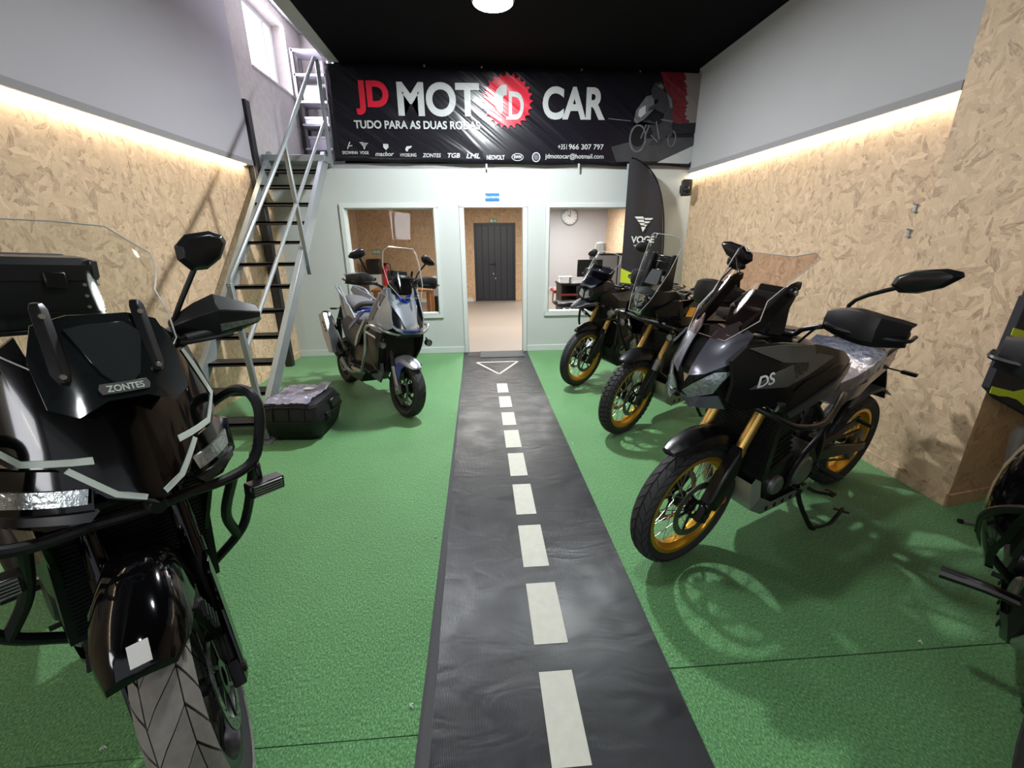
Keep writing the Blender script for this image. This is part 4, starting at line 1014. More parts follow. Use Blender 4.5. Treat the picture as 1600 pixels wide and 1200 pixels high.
def mirror_part(parent, S, base, elbow, head, tilt, size=(0.17, 0.085), glass=True, flip=1):
    """stem from base by elbow to head; head = shell + glass facing the rider"""
    st_ = MB().tube([base, elbow, head], [0.010, 0.008, 0.009], 8, 4).lathe([(0.012, 0), (0.016, 0.01), (0.012, 0.03)], base, 'Z', 12).build('mirror_stem', 'satin_black', parent, mx=S)
    w, h = size
    o2 = [(-0.5, -0.05), (-0.38, -0.42), (-0.10, -0.52), (0.25, -0.36), (0.52, 0.02), (0.50, 0.22), (0.30, 0.42), (-0.15, 0.50), (-0.42, 0.30)]
    rs = []
    for dx, k in ((0.030, 0.35), (0.022, 0.78), (0.002, 1.0), (-0.010, 0.99)):
        rs.append([Vector((dx, flip * y * w * k, z * h * k)) for y, z in o2])
    M = T(head) @ Euler(tilt).to_matrix().to_4x4()
    m_ = MB().rings(rs).xf(M).build('mirror_shell', 'satin_black', parent, mx=S, ang=28, bevel=0.002)
    g = MB().rings([[Vector((-0.0105, flip * y * w * 0.9, z * h * 0.88)) for y, z in o2], [Vector((-0.0125, flip * y * w * 0.88, z * h * 0.86)) for y, z in o2]]).xf(M).build('mirror_glass', 'mirror_glass', m_)
    return m_

def handguard(parent, S, side, x0, z0, y_in, y_out, h=0.10, m='plastic', drop=0.0, led=False, reach=0.075):
    """curved shell in front of the lever, from near the clamp round to the bar end"""
    s = side; rs = []
    pts = []
    N = 9
    for k in range(N):
        u = k / (N - 1)
        y = y_in + (y_out - y_in) * u
        x = x0 + reach * math.sin(min(1, u * 1.25) * PI * 0.55) - (0.10 * max(0, u - 0.72) / 0.28)
        hh = h * (0.45 + 0.65 * math.sin(PI * (0.12 + 0.72 * u)))
        zc = z0 + drop * u + 0.012 * math.sin(PI * u)
        bulge = 0.022
        rs.append([Vector((x - 0.030, s * y, zc + hh * 0.52)), Vector((x + bulge * 0.4, s * y, zc + hh * 0.46)), Vector((x + bulge, s * y, zc + hh * 0.10)), Vector((x + bulge * 0.7, s * y, zc - hh * 0.30)), Vector((x - 0.004, s * y, zc - hh * 0.48)),
                   Vector((x - 0.010, s * y, zc - hh * 0.40)), Vector((x + bulge * 0.7 - 0.008, s * y, zc - hh * 0.22)), Vector((x + bulge - 0.008, s * y, zc + hh * 0.10)), Vector((x + bulge * 0.4 - 0.006, s * y, zc + hh * 0.38)), Vector((x - 0.030, s * y, zc + hh * 0.44))])
    g = MB().rings(rs).build('hand_guard', m, parent, mx=S, ang=30)
    u = []
    MB().tube([(x0 - 0.06, s * (y_in - 0.01), z0), (x0 + reach * 0.6, s * (y_in + 0.03), z0 - 0.01), (x0 + reach, s * (y_in + y_out) / 2, z0 - 0.012), (x0 + 0.02, s * (y_out + 0.004), z0 + drop - 0.01), (x0 - 0.05, s * (y_out + 0.012), z0 + drop)], 0.008, 6, 4).build('guard_bar', 'dark_metal', g)
    if led:
        MB().tube([(x0 + reach + 0.012, s * (y_in + (y_out - y_in) * 0.35), z0 - h * 0.34), (x0 + reach + 0.006, s * (y_in + (y_out - y_in) * 0.75), z0 - h * 0.24 + drop * .7)], 0.007, 6).build('indicator', 'lens', g)
    return g

def bars(parent, S, x, z, half, rise, back, zc, xc):
    """handlebar with grips, clamps, levers and switch boxes"""
    MB().tube([(x - back, -half, z), (x - back * 0.5, -half * 0.55, z - 0.005), (xc + 0.01, -0.10, zc + rise), (xc, -0.05, zc), (xc, 0.05, zc), (xc + 0.01, 0.10, zc + rise), (x - back * 0.5, half * 0.55, z - 0.005), (x - back, half, z)], 0.012, 10, 5).build('handlebar', 'satin_black', parent, mx=S)
    for s in (-1, 1):
        g = MB().tube([(x - back * 0.62, s * half * 0.66, z - 0.003), (x - back, s * half, z)], 0.0175, 12).lathe([(0, 0), (0.021, 0.0), (0.021, 0.02), (0, 0.02)], (x - back, s * half, z), 'Y', 12).build('grip', 'seat_vinyl', parent, mx=S)
        MB().box((x - back * 0.5, s * half * 0.56, z - 0.002), (0.045, 0.055, 0.045)).box((x - back * 0.5 + 0.02, s * half * 0.54, z + 0.03), (0.05, 0.06, 0.03)).build('switch_box', 'plastic', parent, mx=S, bevel=0.006)
        MB().tube([(x - back * 0.45 + 0.035, s * half * 0.55, z), (x - back * 0.7 + 0.075, s * half * 0.72, z - 0.004), (x - back + 0.07, s * half * 0.97, z - 0.012)], [0.009, 0.007, 0.006], 6, 4).build('lever', 'dark_metal', parent, mx=S)
    for k, s in enumerate((-1, 1)):
        MB().tube([(x - back * 0.45 + 0.03, s * half * 0.5, z - 0.01), (x + 0.06, s * 0.20, z - 0.01), (xc + 0.12, s * 0.10, zc - 0.08), (xc + 0.10, s * 0.06, zc - 0.22)], 0.0055, 6, 5).build('control_cable', 'satin_black', parent, mx=S)

def fork(parent, S, r, rake, tube_m, low_m, y=0.105, L=0.80, Llow=0.36, off=0.0, guard=False, up_r=0.026, low_r=0.022, usd=True):
    """two legs from the axle upwards; the stanchion is the wide one on top when upside down"""
    d = Vector((-math.sin(rake), 0, math.cos(rake)))
    for s in (-1, 1):
        a = Vector((0.0, s * y, r)) + Vector((math.cos(rake), 0, math.sin(rake))) * off
        b = a + d * Llow; c = a + d * L
        MB().tube([a + d * Llow * 0.98, c], up_r, 16).tube([a + d * (Llow - 0.012), a + d * (Llow + 0.035)], up_r + 0.004, 16).tube([a + d * (Llow + 0.10), a + d * (Llow + 0.104)], up_r + 0.0015, 16).build('fork_tube', tube_m, parent, mx=S)
        mb = MB().tube([a + d * 0.03, b], low_r, 14)
        mb.box(a + d * 0.0, (0.07, 0.034, 0.085), (0, -rake, 0)).cyl(a + Vector((0, s * 0.016, 0)), 0.02, 0.02, 'Y', 16)
        mb.build('fork_leg', low_m, parent, mx=S, bevel=0.004)
        if s > 0 or guard:
            q = a + d * 0.145 + Vector((-0.055, -s * 0.030, 0))
            MB().box(q, (0.075, 0.055, 0.115), (0, -rake, 0)).cyl(q + Vector((0, s * 0.03, 0.025)), 0.019, 0.012, 'Y', 14).cyl(q + Vector((0, s * 0.03, -0.028)), 0.019, 0.012, 'Y', 14).build('brake_caliper', 'dark_metal', parent, mx=S, bevel=0.010)
    top = Vector((0, 0, r)) + Vector((math.cos(rake), 0, math.sin(rake))) * off
    for t_ in (L - 0.03, L - 0.22):
        p = top + d * t_
        MB().box(p - Vector((0.015, 0, 0)), (0.10, 2 * y + 0.08, 0.035), (0, -rake, 0)).build('triple_clamp', 'dark_metal', parent, mx=S, bevel=0.012)
    MB().tube([top + d * 0.05 + Vector((0.0, y + 0.018, 0)), top + d * 0.25 + Vector((-0.035, y + 0.02, 0)), top + d * 0.5 + Vector((-0.05, y - 0.01, 0)), top + d * 0.7 + Vector((-0.03, 0.05, 0))], 0.005, 6, 5).build('brake_hose', 'satin_black', parent, mx=S)
    return d

def shell(secs, name, m, parent, S=None, ang=40, sub=0, bevel=0, label=None, nose=True):
    """mirrored body: each section is (x, [(y, z) ...]) from top centre to bottom centre"""
    rs = []
    for x, pr_ in secs:
        xs = x if isinstance(x, (list, tuple)) else [x] * len(pr_)
        half = [Vector((xx, y, z)) for xx, (y, z) in zip(xs, pr_)]
        other = [Vector((v.x, -v.y, v.z)) for v in reversed(half) if abs(v.y) > 1e-4]
        rs.append(half + other)
    return MB().rings(rs).build(name, m, parent, mx=S, ang=ang, sub=sub, bevel=bevel, label=label)

def side_panels(outline, fn, name, m, parent, step=0.05, th=0.012, S=None, ang=30, sides=(1, -1), label=None, solid_edge=True):
    """outline in (x, z), fn(x, z) -> y; one panel for each side"""
    res = []
    for s in sides:
        mb = skin(outline, lambda a, b: (a, s * fn(a, b), b), step, th, (0, -s, 0))
        res.append(mb.build(name, m, parent, mx=S, ang=ang, label=label))
    return res

def engine_block(root, cx=-0.62, cz=0.42, m='dark_metal', v=False):
    e = MB().rings([[Vector((x, y, z)) for x, z in ((cx - 0.24, cz - 0.10), (cx - 0.12, cz - 0.18), (cx + 0.16, cz - 0.18), (cx + 0.25, cz - 0.08), (cx + 0.22, cz + 0.06), (cx + 0.02, cz + 0.14), (cx - 0.20, cz + 0.13), (cx - 0.28, cz + 0.02))] for y in (-0.15, -0.13, 0.13, 0.15)]).build('engine', m, root, bevel=0.012)
    c = MB().box((cx + 0.14, 0, cz + 0.20), (0.20, 0.26, 0.24), (0, R(18), 0)).box((cx + 0.19, 0, cz + 0.36), (0.22, 0.29, 0.11), (0, R(18), 0)).build('cylinder_head', m, e, bevel=0.012)
    for k in range(4):
        MB().box((cx + 0.125 + k * 0.011, 0, cz + 0.13 + k * 0.035), (0.216, 0.274, 0.008), (0, R(18), 0)).build('cooling_fin', m, e)
    for s in (-1, 1):
        MB().lathe([(0, 0.032), (0.075, 0.030), (0.088, 0.020), (0.092, 0)], (cx - 0.10, s * 0.148, cz - 0.0), 'Y', 28).xf(Matrix.Identity(4)).build('engine_cover', 'alloy' if s > 0 else m, e) if s > 0 else MB().lathe([(0.098, 0), (0.094, -0.024), (0.080, -0.036), (0, -0.038)], (cx - 0.10, -0.148, cz), 'Y', 28).build('engine_cover', m, e)
        MB().lathe([(0, s * 0.028), (0.045, s * 0.026), (0.056, s * 0.016), (0.058, 0)], (cx + 0.12, s * 0.148, cz - 0.03), 'Y', 24).build('pump_cover', 'alloy', e)
        for k in range(5):
            a = k * 2 * PI / 5 + 0.4
            MB().cyl((cx - 0.10 + 0.10 * math.cos(a), s * 0.158, cz + 0.10 * math.sin(a)), 0.008, 0.014, 'Y', 8).build('bolt', 'steel', e)
    return e

def rear_end(root, P):
    """swingarm, rear wheel, shock, exhaust, tail, plate holder, racks"""
    wb = P['wb']; rr = P['r_rear']
    sw = MB()
    for s in (-1, 1):
        sw.rings([[Vector((x, s * y0, z)) for y0, z in ((0.095, zz + h), (0.125, zz + h), (0.125, zz - h), (0.095, zz - h))] for x, zz, h in ((-0.92, 0.42, 0.035), (-1.15, 0.40, 0.045), (-wb + 0.02, rr, 0.030), (-wb - 0.05, rr, 0.026))])
    sw.box((-0.95, 0, 0.41), (0.08, 0.22, 0.08)).box((-1.14, 0, 0.42), (0.07, 0.2, 0.05)).build('swingarm', 'satin_black', root, bevel=0.006)
    mxr = T((-wb, 0, rr))
    make_wheel(root, 'rear_wheel', rr, 0.15, P.get('rim_rear', 0.225), P['rim'], mxr, tread=P.get('tread', 'chevron'), disc=0.12, disc_y=-0.075, cast=P.get('cast', False), spokes=P.get('sp_rear', 28), spoke_m=P.get('spoke_m', 'steel'))
    MB().lathe([(0.05, -0.004), (0.105, -0.003), (0.112, 0), (0.105, 0.003), (0.05, 0.004)], (-wb, 0.082, rr), 'Y', 40).build('sprocket', 'dark_metal', root)
    ch = MB()
    for zt_ in (rr + 0.108, rr - 0.108): ch.bar((-wb, 0.082, zt_), (-0.86, 0.082, 0.42 + (0.04 if zt_ > rr else -0.04)), 0.016, 0.012, (0, 0, 1))
    ch.build('chain', 'dark_metal', root)
    MB().tube([(-0.98, 0.0, 0.45), (-1.02, 0.0, 0.80)], 0.032, 14).lathe([(0.045, 0), (0.045, 0.03)], (-1.0, 0, 0.6), 'Z', 12).build('shock_absorber', 'dark_metal', root)
    # subframe and tail
    fr_ = MB()
    for s in (-1, 1):
        fr_.tube([(-0.80, s * 0.11, 0.86), (-1.15, s * 0.115, 0.86), (-1.50, s * 0.09, 0.93)], 0.014, 8, 3).tube([(-0.88, s * 0.12, 0.50), (-1.05, s * 0.12, 0.68), (-1.28, s * 0.105, 0.86)], 0.014, 8)
        fr_.tube([(-0.38, s * 0.05, 1.02), (-0.50, s * 0.13, 0.92), (-0.74, s * 0.15, 0.76), (-0.90, s * 0.14, 0.50), (-0.88, s * 0.12, 0.32)], 0.018, 8, 4)
        fr_.tube([(-0.36, s * 0.05, 0.90), (-0.34, s * 0.12, 0.66), (-0.42, s * 0.14, 0.34), (-0.60, s * 0.14, 0.27), (-0.88, s * 0.12, 0.32)], 0.016, 8, 4)
    fr_.build('frame', P.get('frame_m', 'satin_black'), root)
    MB().rings([[Vector((x, y, z)) for y, z in ((-w_, zt2), (w_, zt2), (w_ * .8, zt2 - 0.05), (-w_ * .8, zt2 - 0.05))] for x, w_, zt2 in ((-1.42, 0.09, 0.92), (-1.60, 0.07, 0.93), (-1.72, 0.055, 0.90))]).build('tail_unit', 'satin_black', root, bevel=0.006)
    MB().box((-1.715, 0, 0.905), (0.03, 0.10, 0.035)).build('tail_light', 'red_lens', root, bevel=0.006)
    MB().rings([[Vector((x, y, z)) for y in (-0.06, 0.06)] + [Vector((x + 0.012, y, z + 0.004)) for y in (0.06, -0.06)] for x, z in ((-1.60, 0.90), (-1.72, 0.74), (-1.80, 0.60))]).build('plate_holder', 'plastic', root)
    for s in (-1, 1):
        MB().tube([(-1.66, s * 0.05, 0.84), (-1.67, s * 0.13, 0.84)], 0.006, 6).box((-1.67, s * 0.165, 0.84), (0.03, 0.08, 0.022)).build('rear_indicator', 'satin_black', root, bevel=0.005)
    rk = MB()
    for s in (-1, 1): rk.tube([(-1.12, s * 0.135, 0.90), (-1.30, s * 0.15, 1.02), (-1.58, s * 0.12, 1.045), (-1.68, s * 0.04, 1.045)], 0.011, 8, 4)
    for x in (-1.36, -1.46, -1.56): rk.bar((x, -0.13, 1.04), (x, 0.13, 1.04), 0.03, 0.008)
    rk.build('rear_rack', 'satin_black', root)
    MB().rings([[Vector((x, y, z)) for y, z in ((-0.085, z0), (0.085, z0), (0.075, z0 + 0.012), (-0.075, z0 + 0.012))] for x, z0 in ((-wb + 0.24, rr + 0.30), (-wb + 0.06, rr + 0.37), (-wb - 0.14, rr + 0.37), (-wb - 0.28, rr + 0.30))]).build('rear_fender', 'plastic', root)
    # exhaust on the right
    MB().tube([(-0.30, -0.06, 0.62), (-0.27, -0.10, 0.42), (-0.40, -0.12, 0.26), (-0.75, -0.13, 0.24), (-1.05, -0.16, 0.36)], 0.024, 10, 5).build('exhaust_pipe', 'steel', root)
    MB().tube([(-1.02, -0.17, 0.36), (-1.08, -0.175, 0.39), (-1.55, -0.20, 0.64), (-1.60, -0.20, 0.665)], [0.035, 0.062, 0.064, 0.040], 14, 3).build('muffler', P.get('muffler_m', 'dark_metal'), root)
    # footpegs, stands
    for s in (-1, 1):
        MB().tube([(-0.93, s * 0.13, 0.40), (-0.93, s * 0.17, 0.37)], 0.014, 8).box((-0.93, s * 0.225, 0.37), (0.055, 0.11, 0.022)).build('footpeg', 'dark_metal', root, bevel=0.004)
        MB().bar((-0.90, s * 0.13, 0.50), (-1.28, s * 0.14, 0.60), 0.012, 0.05).tube([(-1.26, s * 0.14, 0.60), (-1.26, s * 0.22, 0.59)], 0.012, 8).build('pillion_peg', 'satin_black', root)
        MB().tube([(-0.90, s * 0.145, 0.33), (-0.72, s * 0.155, 0.30)], 0.008, 6).tube([(-0.72, s * 0.15, 0.30), (-0.72, s * 0.20, 0.30)], 0.010, 6).build('foot_lever', 'dark_metal', root)

def stands(root, side=True, center=True, lean=0.0):
    if side:
        # the foot reaches the floor although the machine leans to its left
        zf = 0.012 - math.tan(lean) * 0.30
        MB().tube([(-0.78, 0.14, 0.30), (-0.80, 0.18, 0.18), (-0.86, 0.25, 0.035), (-0.88, 0.26, 0.018)], 0.014, 8, 3).tube([(-0.86, 0.25, 0.03), (-1.0, 0.28, 0.022), (-1.12, 0.27, 0.05), (-1.18, 0.26, 0.06)], 0.010, 8, 3).tube([(-1.14, 0.23, 0.055), (-1.18, 0.30, 0.055)], 0.007, 6).box((-0.88, 0.265, 0.008), (0.06, 0.05, 0.010)).build('side_stand', 'satin_black', root)
    if center:
        c_ = MB()
        for s in (-1, 1):
            c_.tube([(-0.84, s * 0.12, 0.28), (-1.02, s * 0.14, 0.17), (-1.16, s * 0.17, 0.12)], 0.015, 8, 3).box((-1.18, s * 0.17, 0.115), (0.05, 0.06, 0.012))
        c_.tube([(-0.98, -0.13, 0.19), (-0.98, 0.13, 0.19)], 0.011, 8).build('center_stand', 'satin_black', root)

def clear_screen(outline, F, parent, S=None, m='clear', th=0.004, step=0.05, name='windshield', edge=True):
    w = skin(outline, lambda y, z: (F(y, z), y, z), step, th, (-1, 0, 0)).build(name, m, parent, mx=S, ang=60)
    if edge:   # polished rim of the sheet
        pts = [Vector((F(y, z) - th / 2, y, z)) for y, z in outline]
        MB().tube(pts + [pts[0]], 0.0022, 5).build('screen_edge', 'edge_gloss', w)
    return w
mat('edge_gloss', (0.55, 0.55, 0.55), 0.15, 0.0, spec=0.8)

def seat_set(root, m='seat_vinyl', dz=0.0):
    shell([(-0.70, [(0, 0.97 + dz), (0.05, 0.965 + dz), (0.09, 0.93 + dz), (0.10, 0.88 + dz), (0, 0.88 + dz)]),
           (-0.82, [(0, 0.915 + dz), (0.09, 0.91 + dz), (0.15, 0.88 + dz), (0.155, 0.84 + dz), (0, 0.84 + dz)]),
           (-1.02, [(0, 0.925 + dz), (0.11, 0.92 + dz), (0.17, 0.89 + dz), (0.165, 0.85 + dz), (0, 0.85 + dz)]),
           (-1.10, [(0, 0.965 + dz), (0.10, 0.96 + dz), (0.155, 0.92 + dz), (0.155, 0.86 + dz), (0, 0.86 + dz)])], 'seat', m, root, ang=50, sub=1)
    shell([(-1.09, [(0, 1.00 + dz), (0.08, 0.99 + dz), (0.135, 0.96 + dz), (0.14, 0.88 + dz), (0, 0.88 + dz)]),
           (-1.16, [(0, 1.035 + dz), (0.09, 1.03 + dz), (0.14, 0.99 + dz), (0.14, 0.90 + dz), (0, 0.90 + dz)]),
           (-1.40, [(0, 1.04 + dz), (0.08, 1.035 + dz), (0.125, 1.00 + dz), (0.12, 0.93 + dz), (0, 0.93 + dz)]),
           (-1.46, [(0, 1.02 + dz), (0.06, 1.01 + dz), (0.09, 0.98 + dz), (0.09, 0.94 + dz), (0, 0.94 + dz)])], 'pillion_seat', m, root, ang=50, sub=1)

def machine(name, label, x, y, psi, lean, cat='motorcycle', group=None):
    return thing(name, label, cat, (x, y, 0), (-R(lean), 0, R(psi)), group)

def front_fender(root, S, r, m='satin_black', up=0.05, w=0.07, tip=0.20, sides=True):
    z = r + r + up
    shell([(tip, [(0, z - 0.055), (w * .45, z - 0.06), (w * .52, z - 0.072), (w * .4, z - 0.076), (0, z - 0.074)]),
           (tip * .55, [(0, z - 0.005), (w * .8, z - 0.015), (w * 1.05, z - 0.055), (w * .9, z - 0.06), (0, z - 0.035)]),
           (0.0, [(0, z + 0.025), (w * .9, z + 0.01), (w * 1.15, z - 0.06), (w * 1.0, z - 0.06), (0, z - 0.01)]),
           (-0.12, [(0, z + 0.01), (w * .85, z - 0.01), (w * 1.1, z - 0.10), (w * .95, z - 0.10), (0, z - 0.03)]),
           (-0.26, [(0, z - 0.075), (w * .7, z - 0.09), (w * .95, z - 0.20), (w * .8, z - 0.20), (0, z - 0.11)])], 'front_fender', m, root, S=S, ang=38, sub=1)

def fork_guards(root, S, r, rake, y=0.105, L=0.36, refl=True):
    d = Vector((-math.sin(rake), 0, math.cos(rake))); n = Vector((math.cos(rake), 0, math.sin(rake)))
    for s in (1, -1):
        a = Vector((0, s * y, r))
        o = [(0.03, -0.055), (0.10, -0.075), (L * .8, -0.050), (L * 1.02, -0.03), (L * 1.05, 0.03), (L * .7, 0.040), (0.06, 0.042)]
        rs = []
        for k, (yy, sc) in enumerate(((-0.028 * s, 0.98), (0.020 * s, 1.0), (0.030 * s, 0.8))):
            rs.append([a + d * (0.18 + (t_ - 0.18) * sc) + n * (q * sc) + Vector((0, yy, 0)) for t_, q in o])
        MB().rings(rs).build('fork_guard', 'satin_black', root, mx=S, ang=28, bevel=0.003)
        if refl:
            p = a + d * 0.10 + n * (-0.082) + Vector((0, s * 0.012, 0))
            MB().cyl(p, 0.022, 0.012, 'Y', 20).build('reflector', 'orange', root, mx=S)

def radiator(root, x=-0.30, z0=0.50, z1=0.88, w=0.19):
    r_ = MB().b2((x - 0.02, -w, z0), (x + 0.02, w, z1)).build('radiator', 'satin_black', root)
    mb = MB(); z = z0 + 0.02
    while z < z1 - 0.02: mb.b2((x + 0.019, -w + 0.02, z), (x + 0.026, w - 0.02, z + 0.004)); z += 0.014
    mb.build('radiator_fins', 'dark_metal', r_, kind='stuff')

def skid_plate(root, m='aluminium', z=0.20):
    o = [(-0.30, z + 0.24), (-0.36, z + 0.06), (-0.48, z - 0.01), (-0.88, z - 0.01)]
    rs = []
    for yy, up_ in ((-0.17, 0.10), (-0.14, 0.0), (0.14, 0.0), (0.17, 0.10)):
        rs.append([Vector((x_, yy, z_ + up_)) for x_, z_ in o] + [Vector((x_, yy, z_ + up_ + 0.006)) for x_, z_ in reversed(o)])
    sk = MB().rings(rs).build('skid_plate', m, root, ang=25)
    for s in (-1, 1):
        for k in range(5):
            MB().box((-0.48 - k * 0.075, s * 0.159, z + 0.048), (0.016, 0.006, 0.036), (0, R(20), 0)).build('plate_slot', 'plastic', sk)

def tank(root, m='satin_black', top=1.19, w=0.19, m2=None):
    shell([(-0.30, [(0, top - 0.05), (w * .5, top - 0.06), (w * .9, top - 0.13), (w * .9, top - 0.24), (0, top - 0.26)]),
           (-0.42, [(0, top), (w * .65, top - 0.02), (w * 1.08, top - 0.10), (w * 1.02, top - 0.25), (0, top - 0.26)]),
           (-0.58, [(0, top - 0.01), (w * .65, top - 0.035), (w * 1.0, top - 0.12), (w * .92, top - 0.27), (0, top - 0.28)]),
           (-0.74, [(0, top - 0.13), (w * .45, top - 0.15), (w * .62, top - 0.20), (w * .62, top - 0.30), (0, top - 0.30)]),
           (-0.80, [(0, top - 0.21), (w * .35, top - 0.22), (w * .5, top - 0.25), (w * .5, top - 0.31), (0, top - 0.31)])], 'fuel_tank', m, root, ang=38, sub=1)
    MB().lathe([(0, 0.012), (0.040, 0.010), (0.046, 0.0), (0.046, -0.01)], (-0.50, 0, top + 0.003), 'Z', 24).build('fuel_cap', 'dark_metal', root)

def crash_bars(root, pts, m='satin_black', r=0.0135, cross=None):
    for s in (1, -1):
        mb = MB()
        for l in pts: mb.tube([(x, s * y, z) for x, y, z in l], r, 10, 5)
        mb.build('crash_bar', m, root)
    if cross: MB().tube(cross, r, 10, 5).build('crash_bar', m, root)

def fog(root, x, y, z, r=0.032, m='satin_black'):
    f_ = MB().lathe([(0.0, -0.03), (r, -0.026), (r, 0.016), (r * .88, 0.02), (r * .84, 0.010), (0, 0.010)], (0, 0, 0), 'X', 20).xf(T((x, y, z))).tube([(x - 0.01, y, z), (x - 0.02, y * 0.92, z + 0.05)], 0.008, 6).build('fog_lamp', m, root)
    MB().lathe([(0.0, 0.014), (r * .82, 0.011)], (0, 0, 0), 'X', 20).xf(T((x, y, z))).build('lamp_lens', 'lens', f_)

def dash(root, S, x, z, w=0.17, h=0.11, tilt=25):
    M = T((x, 0, z)) @ RY(R(-tilt))
    d_ = MB().box((0, 0, 0), (0.028, w, h)).xf(M).build('instrument_display', 'satin_black', root, bevel=0.006, mx=S)
    MB().box((-0.0155, 0, 0.004), (0.002, w * .86, h * .8)).xf(M).build('display_glass', 'screen', d_)

# ---------------------------------------------------------------- adventure motorcycles with gold forks and rims
RK = R(27)
def adv_common(root, P):
    r = 0.345
    S = steer_mx(-0.03, r, RK, R(P.get('steer', 0)))
    make_wheel(root, 'front_wheel', r, P.get('w', 0.11), 0.272, P['rim'], S @ T((0, 0, r)), tread=P['tread'], disc=0.155, disc_y=0.062, two=True, spoke_m=P.get('spoke_m', 'steel'), tire_m=P.get('tire_m', 'rubber'))
    fork(root, S, r, RK, P['fork_m'], P.get('fork_low', 'satin_black'), L=0.86, Llow=0.335)
    engine_block(root)
    rear_end(root, P)
    radiator(root)
    return r, S

def bike_c():
    root = machine('motorcycle', 'nearest black adventure motorcycle on the right with gold rims and a plastic-wrapped seat', 1.0, 1.86, 205, 5, group='black adventure motorcycles with gold rims')
    P = dict(wb=1.53, r_rear=0.33, rim='gold', fork_m='gold_fork', tread='chevron', steer=1, rim_rear=0.235)
    r, S = adv_common(root, P)
    front_fender(root, S, r, up=0.075, w=0.075, tip=0.24)
    fork_guards(root, S, r, RK)
    tank(root, 'satin_black', 1.20, 0.20)
    G = lambda x, z: 0.262 - 0.30 * max(0, x + 0.12) - 0.25 * max(0, -x - 0.50) - 0.42 * max(0, z - 1.10) - 0.10 * max(0, 1.0 - z)
    side_panels([(0.14, 1.18), (0.06, 1.235), (-0.10, 1.24), (-0.34, 1.21), (-0.58, 1.15), (-0.69, 1.09), (-0.67, 1.02), (-0.36, 0.925), (-0.20, 0.885), (-0.14, 0.93), (-0.04, 0.985), (0.07, 0.97), (0.15, 1.02)], G, 'side_fairing', 'satin_black', root, 0.06, 0.014)
    side_panels([(-0.30, 1.215), (-0.10, 1.235), (0.06, 1.225), (-0.08, 1.17), (-0.30, 1.15)], lambda x, z: G(x, z) + 0.008, 'fairing_scoop', 'grey_decal', root, 0.05, 0.010)
    side_panels([(0.07, 1.07), (-0.02, 1.12), (-0.12, 1.155), (-0.34, 1.175), (-0.45, 1.150), (-0.33, 1.125), (-0.16, 1.09), (-0.10, 1.07)], lambda x, z: G(x, z) + 0.004, 'side_decal', 'grey_decal', root, 0.05, 0.004)
    side_panels([(-0.69, 1.075), (-0.67, 1.03), (-0.36, 0.94), (-0.20, 0.905), (-0.17, 0.93), (-0.34, 0.985), (-0.52, 1.05)], lambda x, z: G(x, z) + 0.010, 'lower_fairing', 'grey_paint', root, 0.05, 0.012)
    side_panels([(-0.15, 1.045), (-0.42, 1.06), (-0.60, 1.10), (-0.46, 1.115), (-0.22, 1.08)], lambda x, z: G(x, z) + 0.007, 'fairing_blade', 'satin_black', root, 0.05, 0.010)
    for s in (1,):
        for txt, x_, z_, sz, m, bo in (('DS', 0.045, 1.075, 0.062, 'white_text', 0.001), ('900', -0.13, 1.105, 0.070, 'satin_black', 0.003)):
            tm = text_mb(txt, sz, bo, 0.0008, shear=0.25)
            tm.v = [Vector((x_ - v.x, G(x_ - v.x, z_ + v.z + v.x * 0.22) + 0.0065 + v.y * 0.3, z_ + v.z + v.x * 0.22)) for v in tm.v]
            tm.build('lettering', m, root)
    # front cowl and lamps
    shell([(0.195, [(0, 1.12), (0.028, 1.115), (0.045, 1.06), (0.03, 0.99), (0, 0.975)]),
           (0.15, [(0, 1.21), (0.065, 1.19), (0.11, 1.09), (0.085, 0.98), (0, 0.955)]),
           (0.07, [(0, 1.29), (0.115, 1.25), (0.155, 1.13), (0.13, 0.97), (0, 0.945)]),
           (-0.06, [(0, 1.27), (0.14, 1.24), (0.19, 1.13), (0.17, 0.97), (0, 0.955)]),
           (-0.25, [(0, 1.17), (0.15, 1.16), (0.19, 1.10), (0.16, 1.0), (0, 0.98)])], 'headlight_cowl', 'satin_black', root, ang=28, bevel=0.004)
    fcx = lambda y, z: 0.222 - 5.0 * y * y - 0.45 * max(0, z - 1.10) - 1.8 * max(0, z - 1.15) ** 2 - 0.15 * max(0, 1.03 - z)
    for s in (1, -1):
        def pf(o, off): return skin(o, lambda a, b: (fcx(a, b) + off, s * a, b), 0.04, 0.008, (-1, 0, 0))
        pf([(0.015, 1.02), (0.05, 0.995), (0.115, 1.03), (0.145, 1.13), (0.105, 1.12), (0.06, 1.07)], 0.008).build('headlight', 'lens', root, ang=30)
        pf([(0.025, 1.09), (0.08, 1.11), (0.145, 1.17), (0.14, 1.27), (0.08, 1.315), (0.035, 1.27)], 0.007).build('cowl_panel', 'lilac_dark', root, ang=30)
        pf([(0.012, 1.005), (0.05, 0.955), (0.15, 0.965), (0.13, 1.025), (0.05, 1.0)], 0.012).build('beak_lip', 'lilac_dark', root, ang=30)
    MB().prism([(0.198, 0.014, 1.085), (0.198, -0.014, 1.085), (0.202, 0, 1.05)], (-0.02, 0, 0)).build('nose_badge', 'chrome', root)
    F = lambda y, z: 0.115 - 0.92 * (z - 1.28) - 2.4 * y * y
    clear_screen([(-0.09, 1.245), (-0.145, 1.33), (-0.125, 1.40), (-0.155, 1.50), (-0.18, 1.565), (-0.155, 1.585), (-0.10, 1.565), (0.10, 1.565), (0.155, 1.585), (0.18, 1.565), (0.155, 1.50), (0.125, 1.40), (0.145, 1.33), (0.09, 1.245)], F, root, m='smoke')
